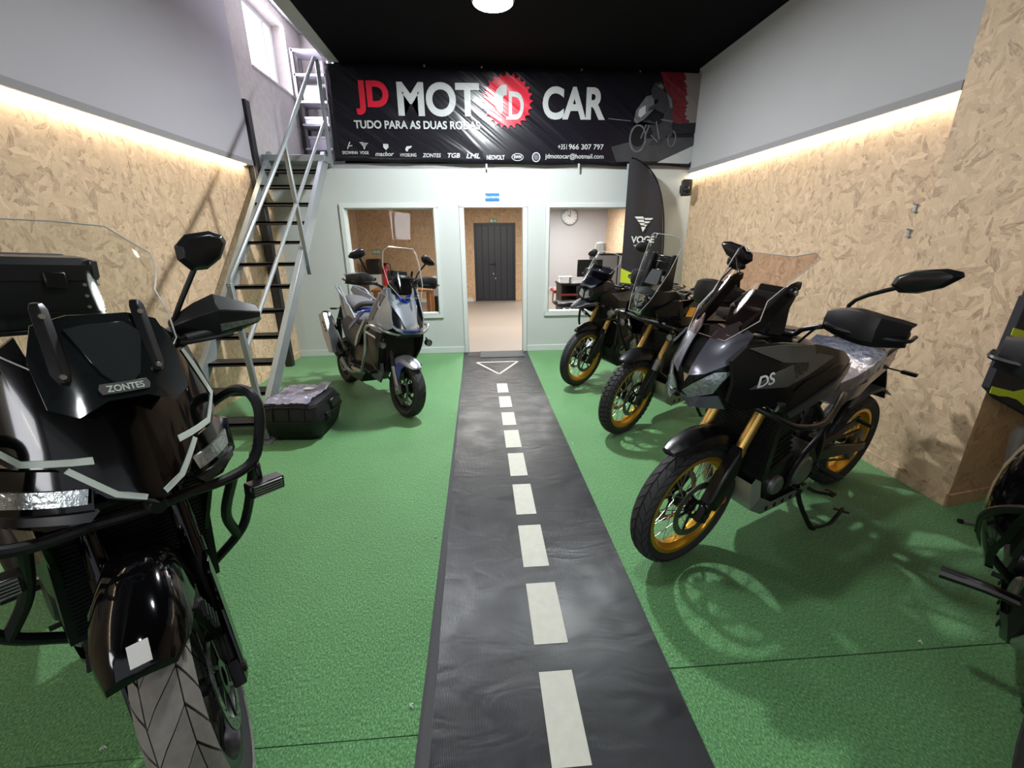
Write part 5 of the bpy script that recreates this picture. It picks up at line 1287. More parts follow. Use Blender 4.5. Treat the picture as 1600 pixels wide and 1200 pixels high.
    for s in (1, -1):
        MB().rings([[Vector((x, s * y, z)) for y, z in ((yy - 0.012, zz), (yy + 0.012, zz), (yy + 0.012, zz + h), (yy - 0.012, zz + h))] for x, yy, zz, h in ((0.06, 0.10, 1.24, 0.06), (-0.06, 0.12, 1.30, 0.08), (-0.17, 0.13, 1.40, 0.06), (-0.22, 0.13, 1.44, 0.03))]).cyl((-0.16, s * 0.145, 1.43), 0.022, 0.02, 'Y', 14).build('screen_bracket', 'satin_black', root, bevel=0.005)
        MB().cyl((-0.16, s * 0.158, 1.43), 0.012, 0.008, 'Y', 12).build('bolt', 'steel', root)
    MB().rings([[Vector((x, y, z)) for y, z in ((-0.105, z0), (0.105, z0), (0.095, z1), (-0.095, z1))] for x, z0, z1 in ((-0.13, 1.24, 1.34), (-0.24, 1.22, 1.40), (-0.27, 1.24, 1.40))]).build('dash_cover', 'plastic', root, bevel=0.01)
    dash(root, None, -0.29, 1.37)
    bars(root, S, -0.36, 1.295, 0.43, 0.04, 0.12, 1.20, -0.44)
    for s in (1, -1):
        handguard(root, S, s, -0.36, 1.315, 0.20, 0.48, 0.12)
        mirror_part(root, S, (-0.41, s * 0.25, 1.315), (-0.40, s * 0.265, 1.41 + (0.02 if s < 0 else 0)), (-0.40 - (0.10 if s < 0 else 0), 0.455 if s > 0 else -0.37, 1.52), (R(16) * s, 0, 0), (0.20, 0.085), flip=s)
    seat_set(root)
    w_ = shell([(-0.72, [(0, 0.99), (0.10, 0.98), (0.16, 0.92), (0.165, 0.83), (0, 0.83)]), (-0.85, [(0, 0.945), (0.12, 0.94), (0.185, 0.89), (0.18, 0.80), (0, 0.80)]), (-1.04, [(0, 0.97), (0.13, 0.96), (0.19, 0.90), (0.18, 0.82), (0, 0.82)]),
           (-1.16, [(0, 1.055), (0.10, 1.045), (0.165, 1.0), (0.165, 0.86), (0, 0.86)]), (-1.44, [(0, 1.065), (0.09, 1.055), (0.14, 1.01), (0.13, 0.90), (0, 0.90)])], 'seat_wrap', 'wrap', root, ang=20)
    w_.data.materials[0] = MAT['wrap']
    MB().rings([[Vector((x, s_ * y, z)) for s_, y, z in ((1, 0.185, z1), (1, 0.187, z0), (-1, 0.187, z0), (-1, 0.185, z1), (0, 0, z1 + 0.02))] for x, z0, z1 in ((-0.76, 0.90, 0.945), (-0.90, 0.885, 0.955), (-1.06, 0.92, 0.99), (-1.18, 0.965, 1.05))]).build('foil_sheet', 'foil', root, ang=20)
    skid_plate(root); stands(root, lean=R(4))
    crash_bars(root, [[(0.02, 0.16, 0.99), (-0.04, 0.26, 0.955), (-0.16, 0.32, 0.90), (-0.42, 0.31, 0.865), (-0.68, 0.24, 0.92), (-0.74, 0.21, 0.84), (-0.72, 0.19, 0.66), (-0.62, 0.17, 0.50), (-0.60, 0.16, 0.34)]], 'satin_black')
    for s in (1, -1): fog(root, -0.10, s * 0.235, 0.975)
    return root

def bike_b():
    root = machine('motorcycle', 'middle black rally motorcycle with tall clear screen, white-edged crash bar and blocky tyre', 1.21, 3.42, 213, 7, group='black adventure motorcycles with gold rims')
    P = dict(wb=1.50, r_rear=0.33, rim='gold', fork_m='gold_fork', tread='block', steer=4, rim_rear=0.235, muffler_m='alloy')
    r, S = adv_common(root, P)
    front_fender(root, S, r, up=0.08, w=0.075, tip=0.22)
    fork_guards(root, S, r, RK, refl=True)
    for s in (1, -1):   # bright bracket on the fork
        d = Vector((-math.sin(RK), 0, math.cos(RK)))
        MB().box(Vector((0.02, s * 0.115, r)) + d * 0.34, (0.05, 0.04, 0.10), (0, -RK, 0)).build('fender_bracket', 'aluminium', root, mx=S, bevel=0.006)
    tank(root, 'gloss_black', 1.20, 0.21)
    G = lambda x, z: 0.255 - 0.45 * max(0, x + 0.16) - 0.20 * max(0, -x - 0.5) - 0.40 * max(0, z - 1.08)
    side_panels([(0.06, 1.13), (-0.10, 1.20), (-0.36, 1.20), (-0.60, 1.12), (-0.70, 1.05), (-0.55, 0.96), (-0.36, 0.78), (-0.24, 0.80), (-0.15, 0.95), (0.02, 1.03)], G, 'side_fairing', 'gloss_black', root, 0.06, 0.014)
    side_panels([(-0.16, 1.09), (-0.24, 1.15), (-0.32, 1.14), (-0.25, 1.08)], lambda x, z: G(x, z) + 0.006, 'side_decal', 'gold', root, 0.05, 0.004)
    shell([(0.10, [(0, 1.24), (0.05, 1.23), (0.075, 1.16), (0.05, 1.075), (0, 1.055)]), (0.03, [(0, 1.28), (0.10, 1.26), (0.125, 1.16), (0.09, 1.06), (0, 1.03)]), (-0.15, [(0, 1.28), (0.14, 1.26), (0.17, 1.15), (0.13, 1.05), (0, 1.02)]), (-0.30, [(0, 1.20), (0.13, 1.19), (0.16, 1.12), (0.13, 1.03), (0, 1.0)])], 'headlight_cowl', 'satin_black', root, ang=28, bevel=0.004)
    for s in (1, -1):
        MB().prism([(0.112, s * 0.004, 1.135), (0.085, s * 0.072, 1.175), (0.075, s * 0.082, 1.215), (0.090, s * 0.060, 1.225), (0.104, s * 0.05, 1.185), (0.112, s * 0.004, 1.165)], (-0.02, 0, 0)).build('headlight_strip', 'silver_paint', root)
        MB().prism([(0.112, s * 0.002, 1.175), (0.105, s * 0.045, 1.19), (0.098, s * 0.045, 1.232), (0.104, s * 0.002, 1.235)], (-0.02, 0, 0)).build('headlight', 'lens', root)
    MB().prism([(0.108, 0.045, 1.12), (0.108, -0.045, 1.12), (0.098, -0.035, 1.07), (0.098, 0, 1.055), (0.098, 0.035, 1.07)], (-0.02, 0, 0)).build('lower_headlight', 'lens', root)
    F = lambda y, z: 0.13 - 0.30 * (z - 1.18) - 4.5 * y * y
    clear_screen([(-0.05, 1.10), (-0.09, 1.20), (-0.13, 1.40), (-0.145, 1.58), (-0.12, 1.645), (-0.08, 1.66), (0.08, 1.66), (0.12, 1.645), (0.145, 1.58), (0.13, 1.40), (0.09, 1.20), (0.05, 1.10)], F, root, m='clear')
    t_ = MB()
    for s in (1, -1): t_.rings([[Vector((x, s * y, z)) for x, y in ((x0, 0.075), (x1, 0.075), (x1, 0.10), (x0, 0.10))] for z, x0, x1 in ((1.22, 0.02, -0.16), (1.36, -0.05, -0.15), (1.52, -0.10, -0.14))])
    t_.box((-0.09, 0, 1.40), (0.012, 0.16, 0.012)).box((-0.10, 0, 1.46), (0.012, 0.16, 0.012)).box((-0.12, 0, 1.50), (0.012, 0.16, 0.012)).build('screen_tower', 'satin_black', root, bevel=0.004)
    MB().prism([(0.0, -0.06, 1.30), (0.0, 0.06, 1.30), (-0.05, 0.045, 1.40), (-0.05, -0.045, 1.40)], (-0.02, 0, 0)).build('tower_plate', 'grey_paint', root)
    dash(root, None, -0.16, 1.42, 0.15, 0.14, 15)
    bars(root, S, -0.36, 1.25, 0.43, 0.04, 0.12, 1.18, -0.44)
    for s in (1, -1):
        handguard(root, S, s, -0.36, 1.25, 0.20, 0.46, 0.12, led=False)
        mirror_part(root, S, (-0.42, s * 0.27, 1.27), (-0.44, s * 0.29, 1.36), (-0.40 if s < 0 else -0.50, s * (0.42 if s < 0 else 0.345), 1.50), (R(-25) * s, 0, 0), (0.15, 0.10), flip=s)
    seat_set(root)
    skid_plate(root, 'aluminium'); stands(root, center=False, lean=R(7))
    crash_bars(root, [[(-0.02, 0.12, 1.02), (-0.02, 0.26, 1.02), (-0.12, 0.36, 0.99), (-0.35, 0.36, 0.97), (-0.55, 0.27, 0.98)], [(-0.12, 0.35, 0.99), (-0.20, 0.33, 0.75), (-0.34, 0.22, 0.45)], [(-0.36, 0.35, 0.97), (-0.40, 0.30, 0.7), (-0.40, 0.18, 0.48)]], 'satin_black', 0.014, [(-0.02, 0.13, 1.02), (0.02, 0, 1.02), (-0.02, -0.13, 1.02)])
    MB().tube([(0.0, -0.20, 1.037), (0.03, 0, 1.037), (0.0, 0.20, 1.037)], 0.007, 8, 4).build('bar_pad', 'silver_paint', root)
    for s in (1, -1): fog(root, -0.06, s * 0.23, 0.93)
    return root

def bike_a():
    root = machine('motorcycle', 'farthest black adventure motorcycle with gold rims in front of the right office window', 1.11, 4.72, 213, 7, group='black adventure motorcycles with gold rims')
    P = dict(wb=1.48, r_rear=0.33, rim='gold', fork_m='gold_fork', tread='chevron', steer=6, rim_rear=0.235, w=0.10, muffler_m='alloy')
    r, S = adv_common(root, P)
    front_fender(root, S, r, up=0.06, w=0.06, tip=0.22)
    fork_guards(root, S, r, RK, refl=True)
    tank(root, 'satin_black', 1.13, 0.19)
    G = lambda x, z: 0.235 - 0.45 * max(0, x + 0.16) - 0.20 * max(0, -x - 0.45) - 0.35 * max(0, z - 1.02)
    side_panels([(0.0, 1.08), (-0.14, 1.14), (-0.38, 1.13), (-0.60, 1.05), (-0.66, 0.98), (-0.44, 0.90), (-0.30, 0.78), (-0.20, 0.82), (-0.12, 0.95), (0.0, 0.99)], G, 'side_fairing', 'satin_black', root, 0.06, 0.014)
    side_panels([(-0.10, 1.10), (-0.36, 1.11), (-0.56, 1.04), (-0.40, 1.00), (-0.18, 1.03)], lambda x, z: G(x, z) + 0.007, 'fairing_blade', 'grey_paint', root, 0.05, 0.008)
    MB().prism([(-0.15, 0.236, 0.80), (-0.20, 0.236, 0.88), (-0.25, 0.236, 0.84), (-0.22, 0.236, 0.76)], (0, 0.006, 0)).build('side_sticker', 'mirror_glass', root)
    # long beak, split lamps
    shell([(0.27, [(0, 0.945), (0.02, 0.943), (0.03, 0.935), (0, 0.928)]), (0.14, [(0, 1.0), (0.075, 0.985), (0.10, 0.955), (0, 0.94)]), (-0.02, [(0, 1.04), (0.12, 1.02), (0.145, 0.975), (0, 0.95)]), (-0.16, [(0, 1.03), (0.13, 1.01), (0.15, 0.97), (0, 0.95)])], 'beak', 'satin_black', root, ang=28, bevel=0.003)
    side_panels([(0.24, 0.95), (0.12, 0.99), (-0.05, 1.0), (0.10, 0.965)], lambda x, z: 0.035 + 0.45 * (0.26 - x) * 0.75 + 0.004, 'beak_blade', 'silver_paint', root, 0.05, 0.006)
    shell([(0.10, [(0, 1.16), (0.08, 1.15), (0.12, 1.09), (0.09, 1.02), (0, 1.01)]), (-0.02, [(0, 1.24), (0.12, 1.22), (0.16, 1.12), (0.12, 1.02), (0, 1.0)]), (-0.20, [(0, 1.20), (0.12, 1.19), (0.16, 1.10), (0.12, 1.0), (0, 1.0)])], 'headlight_cowl', 'satin_black', root, ang=28, bevel=0.004)
    for s in (1, -1):
        MB().prism([(0.112, s * 0.012, 1.03), (0.105, s * 0.07, 1.05), (0.085, s * 0.115, 1.10), (0.098, s * 0.06, 1.135), (0.110, s * 0.012, 1.10)], (-0.02, 0, 0)).build('headlight', 'lens', root)
    F = lambda y, z: 0.10 - 0.72 * (z - 1.15) - 3.0 * y * y
    clear_screen([(-0.07, 1.13), (-0.15, 1.20), (-0.17, 1.30), (-0.12, 1.36), (0.12, 1.36), (0.17, 1.30), (0.15, 1.20), (0.07, 1.13)], F, root, m='dark_smoke', name='lower_screen', edge=False)
    clear_screen([(-0.16, 1.30), (-0.18, 1.40), (-0.16, 1.47), (-0.10, 1.49), (0.10, 1.49), (0.16, 1.47), (0.18, 1.40), (0.16, 1.30)], lambda y, z: F(y, z) + 0.012, root, m='clear')
    MB().box((-0.12, 0, 1.26), (0.10, 0.22, 0.10)).build('dash_cover', 'plastic', root, bevel=0.02)
    dash(root, None, -0.20, 1.27)
    bars(root, S, -0.36, 1.18, 0.42, 0.04, 0.12, 1.12, -0.42)
    for s in (1, -1):
        handguard(root, S, s, -0.36, 1.18, 0.20, 0.45, 0.11)
        mirror_part(root, S, (-0.42, s * 0.27, 1.20), (-0.42, s * 0.32, 1.27), (-0.40, s * 0.40, 1.40), (R(-30) * s, 0, 0), (0.13, 0.09), flip=s)
    seat_set(root, dz=-0.02)
    skid_plate(root, 'dark_metal'); stands(root, center=False, lean=R(7))
    crash_bars(root, [[(-0.10, 0.12, 0.80), (-0.14, 0.26, 0.84), (-0.24, 0.32, 0.80), (-0.45, 0.30, 0.62), (-0.42, 0.20, 0.42)], [(-0.16, 0.28, 0.84), (-0.22, 0.30, 0.60), (-0.36, 0.18, 0.40)]], 'satin_black', 0.013)
    for s in (1, -1): fog(root, -0.10, s * 0.22, 0.90, 0.036, 'alloy')
    return root

def bike_d():
    root = machine('motorcycle', 'dark motorcycle cut off by the right photo edge, hand guard and flank showing', 1.60, 0.70, 218, 4)
    P = dict(wb=1.50, r_rear=0.33, rim='gold', fork_m='gold_fork', tread='chevron', steer=0, rim_rear=0.235)
    r, S = adv_common(root, P)
    front_fender(root, S, r, up=0.06, w=0.07, tip=0.22)
    fork_guards(root, S, r, RK)
    tank(root, 'satin_black', 1.16, 0.20)
    G = lambda x, z: 0.26 - 0.40 * max(0, x + 0.14) - 0.25 * max(0, -x - 0.45) - 0.35 * max(0, z - 1.05)
    side_panels([(0.08, 1.10), (-0.08, 1.19), (-0.36, 1.17), (-0.60, 1.08), (-0.66, 1.0), (-0.44, 0.86), (-0.32, 0.66), (-0.20, 0.66), (-0.10, 0.90), (0.05, 0.98)], G, 'side_fairing', 'satin_black', root, 0.06, 0.014)
    side_panels([(-0.16, 0.98), (-0.30, 1.06), (-0.52, 1.0), (-0.62, 0.80), (-0.52, 0.58), (-0.34, 0.52), (-0.22, 0.70)], lambda x, z: 0.345 - 0.9 * (z - 0.78) ** 2 - 1.2 * (x + 0.42) ** 2, 'engine_fairing', 'gloss_black', root, 0.06, 0.02)
    side_panels([(-0.18, 0.93), (-0.24, 1.0), (-0.30, 1.0), (-0.23, 0.91)], lambda x, z: 0.352 - 0.9 * (z - 0.78) ** 2 - 1.2 * (x + 0.42) ** 2, 'flank_badge', 'silver_paint', root, 0.05, 0.004)
    side_panels([(-0.12, 1.0), (-0.30, 1.04), (-0.34, 1.0), (-0.20, 0.94)], lambda x, z: G(x, z) + 0.006, 'side_decal', 'lilac_grey', root, 0.05, 0.004)
    shell([(0.20, [(0, 1.08), (0.04, 1.07), (0.06, 1.03), (0.04, 0.98), (0, 0.97)]), (0.06, [(0, 1.24), (0.12, 1.21), (0.16, 1.12), (0.12, 0.98), (0, 0.96)]), (-0.20, [(0, 1.20), (0.14, 1.18), (0.18, 1.10), (0.15, 0.98), (0, 0.96)])], 'headlight_cowl', 'satin_black', root, ang=28, bevel=0.004)
    for s in (1, -1): MB().prism([(0.20, s * 0.03, 1.02), (0.15, s * 0.10, 1.04), (0.12, s * 0.13, 1.10), (0.17, s * 0.05, 1.09)], (-0.02, 0, 0)).build('headlight', 'lens', root)
    F = lambda y, z: 0.08 - 0.7 * (z - 1.22) - 3.0 * y * y
    clear_screen([(-0.10, 1.20), (-0.17, 1.32), (-0.18, 1.46), (-0.12, 1.50), (0.12, 1.50), (0.18, 1.46), (0.17, 1.32), (0.10, 1.20)], F, root, m='smoke')
    dash(root, None, -0.18, 1.30)
    bars(root, S, -0.36, 1.22, 0.43, 0.04, 0.12, 1.15, -0.42)
    for s in (1, -1):
        handguard(root, S, s, -0.36, 1.235, 0.18, 0.47, 0.13)
        mirror_part(root, S, (-0.42, s * 0.27, 1.24), (-0.42, s * 0.30, 1.33), (-0.40, s * 0.40, 1.44), (R(10) * s, 0, 0), (0.17, 0.085), flip=s)
    seat_set(root)
    skid_plate(root, 'dark_metal'); stands(root, center=False, lean=R(5))
    crash_bars(root, [[(-0.05, 0.14, 0.90), (-0.12, 0.28, 0.86), (-0.35, 0.33, 0.70), (-0.55, 0.28, 0.50), (-0.60, 0.16, 0.36)]], 'satin_black', 0.014)
    for s in (1, -1):
        MB().tube([(-0.34, s * 0.14, 0.44), (-0.36, s * 0.24, 0.43), (-0.37, s * 0.36, 0.41)], [0.018, 0.020, 0.024], 10, 3).build('bar_slider', 'satin_black', root)
    return root

# ---------------------------------------------------------------- big black tourer on the left
def bike_e():
    root = machine('motorcycle', 'big glossy black touring motorcycle with pale zigzag stripes in the left foreground', -0.90, 1.0, -38, 4)
    r = 0.335; rk = R(26)
    S = steer_mx(-0.03, r, rk, R(-23))
    make_wheel(root, 'front_wheel', r, 0.135, 0.235, 'satin_black', S @ T((0, 0, r)), tread='wide', tire_m='worn_rubber', disc=0.155, disc_y=0.068, two=True, spoke_m='dark_metal', spokes=28)
    fork(root, S, r, rk, 'gloss_black', 'satin_black', y=0.108, L=0.84, Llow=0.40, up_r=0.028, low_r=0.026)
    P = dict(wb=1.53, r_rear=0.33, rim='satin_black', tread='wide', rim_rear=0.225, spoke_m='dark_metal')
    engine_block(root); rear_end(root, P); radiator(root, -0.32, 0.48, 0.90, 0.20)
    seat_set(root)
    tank(root, 'gloss_black', 1.16, 0.21)
    # front fender: boxy, steered with the wheel
    z = 2 * r
    shell([(0.245, [(0, z + 0.045), (0.035, z + 0.042), (0.062, z + 0.03), (0.066, z + 0.012), (0, z + 0.02)]),
           (0.17, [(0, z + 0.115), (0.045, z + 0.108), (0.082, z + 0.08), (0.095, z + 0.015), (0, z + 0.06)]),
           (0.06, [(0, z + 0.165), (0.05, z + 0.155), (0.088, z + 0.11), (0.105, z + 0.02), (0, z + 0.10)]),
           (-0.06, [(0, z + 0.175), (0.05, z + 0.165), (0.085, z + 0.11), (0.10, z + 0.0), (0, z + 0.12)]),
           (-0.20, [(0, z + 0.10), (0.045, z + 0.09), (0.075, z + 0.03), (0.085, z - 0.10), (0, z + 0.04)])], 'front_fender', 'gloss_black', root, S=S, ang=50)
    MB().add([(0.2425, -0.010, z + 0.050), (0.2425, 0.030, z + 0.050), (0.206, 0.030, z + 0.0845), (0.206, -0.010, z + 0.0845), (0.245, -0.010, z + 0.053), (0.245, 0.030, z + 0.053), (0.2085, 0.030, z + 0.0875), (0.2085, -0.010, z + 0.0875)],
             [(3, 2, 1, 0), (4, 5, 6, 7), (0, 1, 5, 4), (1, 2, 6, 5), (2, 3, 7, 6), (3, 0, 4, 7)]).build('fender_sticker', 'sticker', root, mx=S)
    for s in (1, -1):   # fender stays with ribs
        MB().rings([[Vector((x, s * y_, z_)) for x, y_, z_ in ((x0, 0.085, z0), (x0 - 0.05, 0.09, z0), (x0 - 0.05, 0.118, z0 - 0.01), (x0, 0.112, z0 - 0.01))] for x0, z0 in ((0.10, z + 0.03), (0.03, z - 0.10), (-0.02, z - 0.20))]).build('fender_stay', 'satin_black', root, mx=S, bevel=0.004)
        for k in range(4): MB().box((0.085 - k * 0.018, s * 0.120, z + 0.0 - k * 0.032), (0.045, 0.010, 0.008), (0, R(30), 0)).build('stay_rib', 'dark_metal', root, mx=S)
        d = Vector((-math.sin(rk), 0, math.cos(rk)))
        MB().prism([Vector((0.03, s * 0.137, r)) + d * a + Vector((b, 0, 0)) for a, b in ((0.05, -0.04), (0.05, 0.03), (0.36, 0.035), (0.40, -0.02), (0.28, -0.05))], (0, -s * 0.012, 0)).build('fork_guard', 'gloss_black', root, mx=S, bevel=0.003)
    F = lambda y, z_: -0.04 - 0.40 * (z_ - 0.97) - 2.5 * y * y + (0.02 * math.exp(-(y / 0.02) ** 2) if z_ < 1.22 else 0)
    fr = [(0, 0.965), (0.03, 0.975), (0.09, 1.0), (0.155, 1.085), (0.22, 1.09), (0.275, 1.15), (0.22, 1.33), (0.15, 1.40), (0.13, 1.28), (0.06, 1.27), (0, 1.28)]
    fo = [(-y, z_) for y, z_ in fr[1:-1]][::-1]
    skin(fr + fo, lambda a, b: (F(a, b), a, b), 0.035, 0.02, (-1, 0, 0)).build('front_fairing', 'gloss_black', root, ang=40)
    for s in (1, -1):
        f3 = lambda a, b, e=0.004: (F(a, b) + e, s * a, b)
        # pale zigzag stripes
        def stripe_poly(c, w):
            P_ = [Vector(p) for p in c]; L_, R_ = [], []
            for i, p in enumerate(P_):
                t_ = (P_[min(i + 1, len(P_) - 1)] - P_[max(i - 1, 0)]).normalized(); n_ = Vector((-t_.y, t_.x))
                L_.append(p + n_ * w / 2); R_.append(p - n_ * w / 2)
            return [tuple(q) for q in L_ + R_[::-1]]
        skin(stripe_poly([(0.196, 1.325), (0.258, 1.165), (0.205, 1.102), (0.092, 1.096)], 0.017), f3, 0.03, 0.006, (-1, 0, 0)).build('stripe', 'white_stripe', root)
        skin(stripe_poly([(0.140, 1.080), (0.072, 1.006), (0.020, 0.985)], 0.015), f3, 0.03, 0.006, (-1, 0, 0)).build('stripe', 'white_stripe', root)
        # side of the fairing
        G = lambda x, z_: 0.268 + 0.2 * min(0.15, max(0, -0.30 - x)) - 0.30 * max(0, z_ - 1.15) - 0.9 * min(0.06, max(0, 1.15 - z_)) - 0.1 * max(0, 0.92 - z_)
        skin([(-0.215, 1.09), (-0.30, 1.15), (-0.31, 1.33), (-0.42, 1.27), (-0.52, 1.16), (-0.68, 1.06), (-0.62, 0.98), (-0.44, 0.88), (-0.40, 0.62), (-0.32, 0.60), (-0.26, 0.82), (-0.22, 0.98)], lambda a, b: (a, s * G(a, b), b), 0.05, 0.014, (0, -s, 0)).build('side_fairing', 'gloss_black', root, ang=35)
        # head lamp in a dark pod under the stripe
        hx = lambda a, b: (F(a, b) - 0.012, s * a, b)
        skin([(0.10, 1.065), (0.155, 1.075), (0.25, 1.085), (0.31, 1.05), (0.30, 0.955), (0.20, 0.935), (0.12, 0.95)], hx, 0.04, 0.03, (-1, 0, 0)).build('headlight_pod', 'gloss_black', root, ang=35)
        skin([(0.115, 1.030), (0.27, 1.035), (0.262, 0.995), (0.125, 0.993)], lambda a, b: (F(a, b) - 0.002, s * a, b), 0.03, 0.012, (-1, 0, 0)).build('headlight', 'lens', root, ang=30)
        skin([(0.11, 0.975), (0.275, 0.975), (0.265, 0.955), (0.13, 0.952)], lambda a, b: (F(a, b) + 0.004, s * a, b), 0.03, 0.02, (-1, 0, 0)).build('lamp_lip', 'satin_black', root, ang=30)
    # smoked short screen with name plate and air vanes
    F2 = lambda y, z_: -0.075 - 0.55 * (z_ - 1.21) - 1.9 * y * y
    skin([(-0.10, 1.215), (-0.145, 1.24), (-0.15, 1.35), (-0.125, 1.43), (-0.06, 1.452), (0.06, 1.452), (0.125, 1.43), (0.15, 1.35), (0.145, 1.24), (0.10, 1.215), (0.04, 1.245), (-0.04, 1.245)], lambda a, b: (F2(a, b), a, b), 0.035, 0.005, (-1, 0, 0)).build('short_screen', 'dark_gloss', root, ang=35)
    skin([(-0.035, 1.31), (-0.075, 1.42), (-0.03, 1.43), (0.045, 1.43), (0.075, 1.40), (0.04, 1.30), (0.0, 1.27)], lambda a, b: (F2(a, b) + 0.006, a, b), 0.035, 0.004, (-1, 0, 0)).build('screen_inset', 'grey_gloss', root, ang=35)
    skin([(-0.048, 1.262), (0.048, 1.262), (0.053, 1.274), (0.048, 1.286), (-0.048, 1.286), (-0.053, 1.274)], lambda a, b: (F2(a, b) + 0.007, a, b), 0.03, 0.004, (-1, 0, 0)).build('name_plate', 'grey_decal', root)
    tm = text_mb('ZONTES', 0.021, 0.0006, 0.0006, 'CENTER'); tm.v = [Vector((F2(v.x * .95, 1.267 + v.z) + 0.0085 + v.y * -0.2, v.x * 0.95, 1.267 + v.z)) for v in tm.v]
    tm.build('lettering', 'white_stripe', root)
    for s in (1, -1):
        y0 = 0.105 if s < 0 else 0.085
        MB().rings([[Vector((x, s * yy, zz)) for x, yy in ((x0, y0 - w), (x0 + 0.014, y0), (x0, y0 + w), (x0 - 0.02, y0))] for zz, x0, w in ((1.300, -0.135, 0.012), (1.32, -0.150, 0.020), (1.47, -0.215, 0.018), (1.485, -0.225, 0.012))]).build('air_vane', 'satin_black', root, ang=30, bevel=0.002)
        MB().cyl((-0.20, s * y0, 1.455), 0.006, 0.02, 'X', 10).build('bolt', 'steel', root)
        MB().cyl((-0.135, s * y0, 1.315), 0.006, 0.02, 'X', 10).build('bolt', 'steel', root)
    W = lambda y, z_: -0.20 - 0.75 * (z_ - 1.35) - 2.0 * y * y
    o = [(0.115, 1.30), (0.185, 1.36), (0.195, 1.43), (0.185, 1.50), (0.225, 1.565), (0.228, 1.61), (0.165, 1.65), (0.12, 1.685), (0.0, 1.688)]
    clear_screen(o + [(-y, z_) for y, z_ in o[:-1]][::-1], W, root, m='clear', step=0.05)
    dash(root, None, -0.34, 1.36, 0.20, 0.12)
    MB().box((-0.28, 0, 1.27), (0.12, 0.26, 0.14)).build('dash_cover', 'plastic', root, bevel=0.02)
    bars(root, S, -0.36, 1.30, 0.42, 0.04, 0.12, 1.21, -0.42)
    for s in (1, -1):
        # angular hand guard with a clear indicator strip
        hb = [(-0.42, 0.225, 1.365, 0.028), (-0.38, 0.29, 1.385, 0.060), (-0.36, 0.345, 1.395, 0.078), (-0.37, 0.43, 1.390, 0.050), (-0.40, 0.49, 1.385, 0.032)]
        MB().rings([[Vector((x, s * y, zc + h)), Vector((x + 0.03, s * y, zc + h * .3)), Vector((x + 0.018, s * y, zc - h * .7)), Vector((x, s * y, zc - h)), Vector((x - 0.015, s * y, zc - h * .6)), Vector((x - 0.02, s * y, zc + h * .6))] for x, y, zc, h in HG_E(hb)]).build('hand_guard', 'plastic', root, mx=S_e(s, S), ang=25, bevel=0.003)
        MB().rings([[Vector((x + 0.026, s * y, zc - h * .30)), Vector((x + 0.024, s * y, zc - h * .62)), Vector((x + 0.012, s * y, zc - h * .62)), Vector((x + 0.012, s * y, zc - h * .30))] for x, y, zc, h in HG_E(hb)[2:]]).build('indicator', 'lens', root, mx=S_e(s, S))
        mirror_part(root, S_e(s, S), (-0.42, s * 0.225, 1.335), (-0.40, s * 0.245, 1.41), (-0.37, s * 0.345, 1.61), (R(18) * s, 0, 0), (0.155, 0.115), flip=s)
    crash_bars(root, [[(-0.46, 0.26, 1.04), (-0.30, 0.315, 1.15), (-0.20, 0.33, 1.17), (-0.165, 0.345, 1.12), (-0.165, 0.34, 1.03), (-0.17, 0.31, 0.93), (-0.16, 0.22, 0.90), (-0.15, 0.10, 0.905)], [(-0.20, 0.33, 0.94), (-0.34, 0.34, 0.66), (-0.36, 0.30, 0.56), (-0.40, 0.18, 0.44)], [(-0.17, 0.24, 0.90), (-0.30, 0.25, 0.70), (-0.36, 0.30, 0.56)]], 'plastic', 0.017, [(-0.15, 0.11, 0.905), (-0.13, 0, 0.905), (-0.15, -0.11, 0.905)])
    for s in (1, -1):
        f_ = MB().box((-0.125, s * 0.315, 0.845), (0.05, 0.115, 0.048)).tube([(-0.14, s * 0.31, 0.86), (-0.16, s * 0.315, 0.92)], 0.010, 8).build('fog_lamp', 'satin_black', root, bevel=0.010)
        for k in range(5): MB().box((-0.098, s * 0.315, 0.828 + k * 0.0088), (0.008, 0.095, 0.0036)).build('lamp_slat', 'steel', f_)
    MB().lathe([(0, 0.02), (0.02, 0.02), (0.024, 0.012), (0.024, -0.02), (0, -0.02)], (0, 0, 0), 'X', 18).xf(T((-0.06, 0, 0.945))).build('nose_camera', 'satin_black', root)
    skid_plate(root, 'satin_black'); stands(root, center=False, lean=R(4))
    # top case
    rk_ = MB()
    for s in (-1, 1): rk_.tube([(-1.35, s * 0.12, 1.04), (-1.38, s * 0.13, 1.27)], 0.012, 8).tube([(-1.66, s * 0.08, 1.04), (-1.66, s * 0.12, 1.27)], 0.012, 8)
    rk_.b2((-1.72, -0.16, 1.265), (-1.34, 0.16, 1.285)).build('case_rack', 'satin_black', root, bevel=0.004)
    tc = thing('top_case', 'black ribbed top case mounted behind the glossy black touring motorcycle', 'case', (0, 0, 0))
    Mr = root.matrix_basis.copy()
    q = Mr @ Vector((-1.545, 0.01, 1.288)); tc.location = q; tc.rotation_euler = root.rotation_euler
    MB().rings([rrect(0, 0, .20, .25, .05, 0.0), rrect(0, 0, .215, .27, .05, 0.03), rrect(0, 0, .22, .275, .05, 0.20)]).build('shell_lower', 'plastic', tc, ang=30)
    MB().rings([rrect(0, 0, .228, .285, .05, 0.055), rrect(0, 0, .228, .285, .05, 0.066)]).build('rim_band', 'satin_black', tc)
    MB().rings([rrect(0, 0, .226, .281, .05, 0.198), rrect(0, 0, .226, .281, .05, 0.262), rrect(0, 0, .205, .262, .05, 0.292), rrect(0, 0, .17, .225, .04, 0.30)]).build('lid', 'plastic', tc, ang=30)
    MB().rings([rrect(0, 0, .150, .200, .02, 0.300), rrect(0, 0, .145, .195, .02, 0.307)]).build('lid_plate', 'alu_plate', tc)
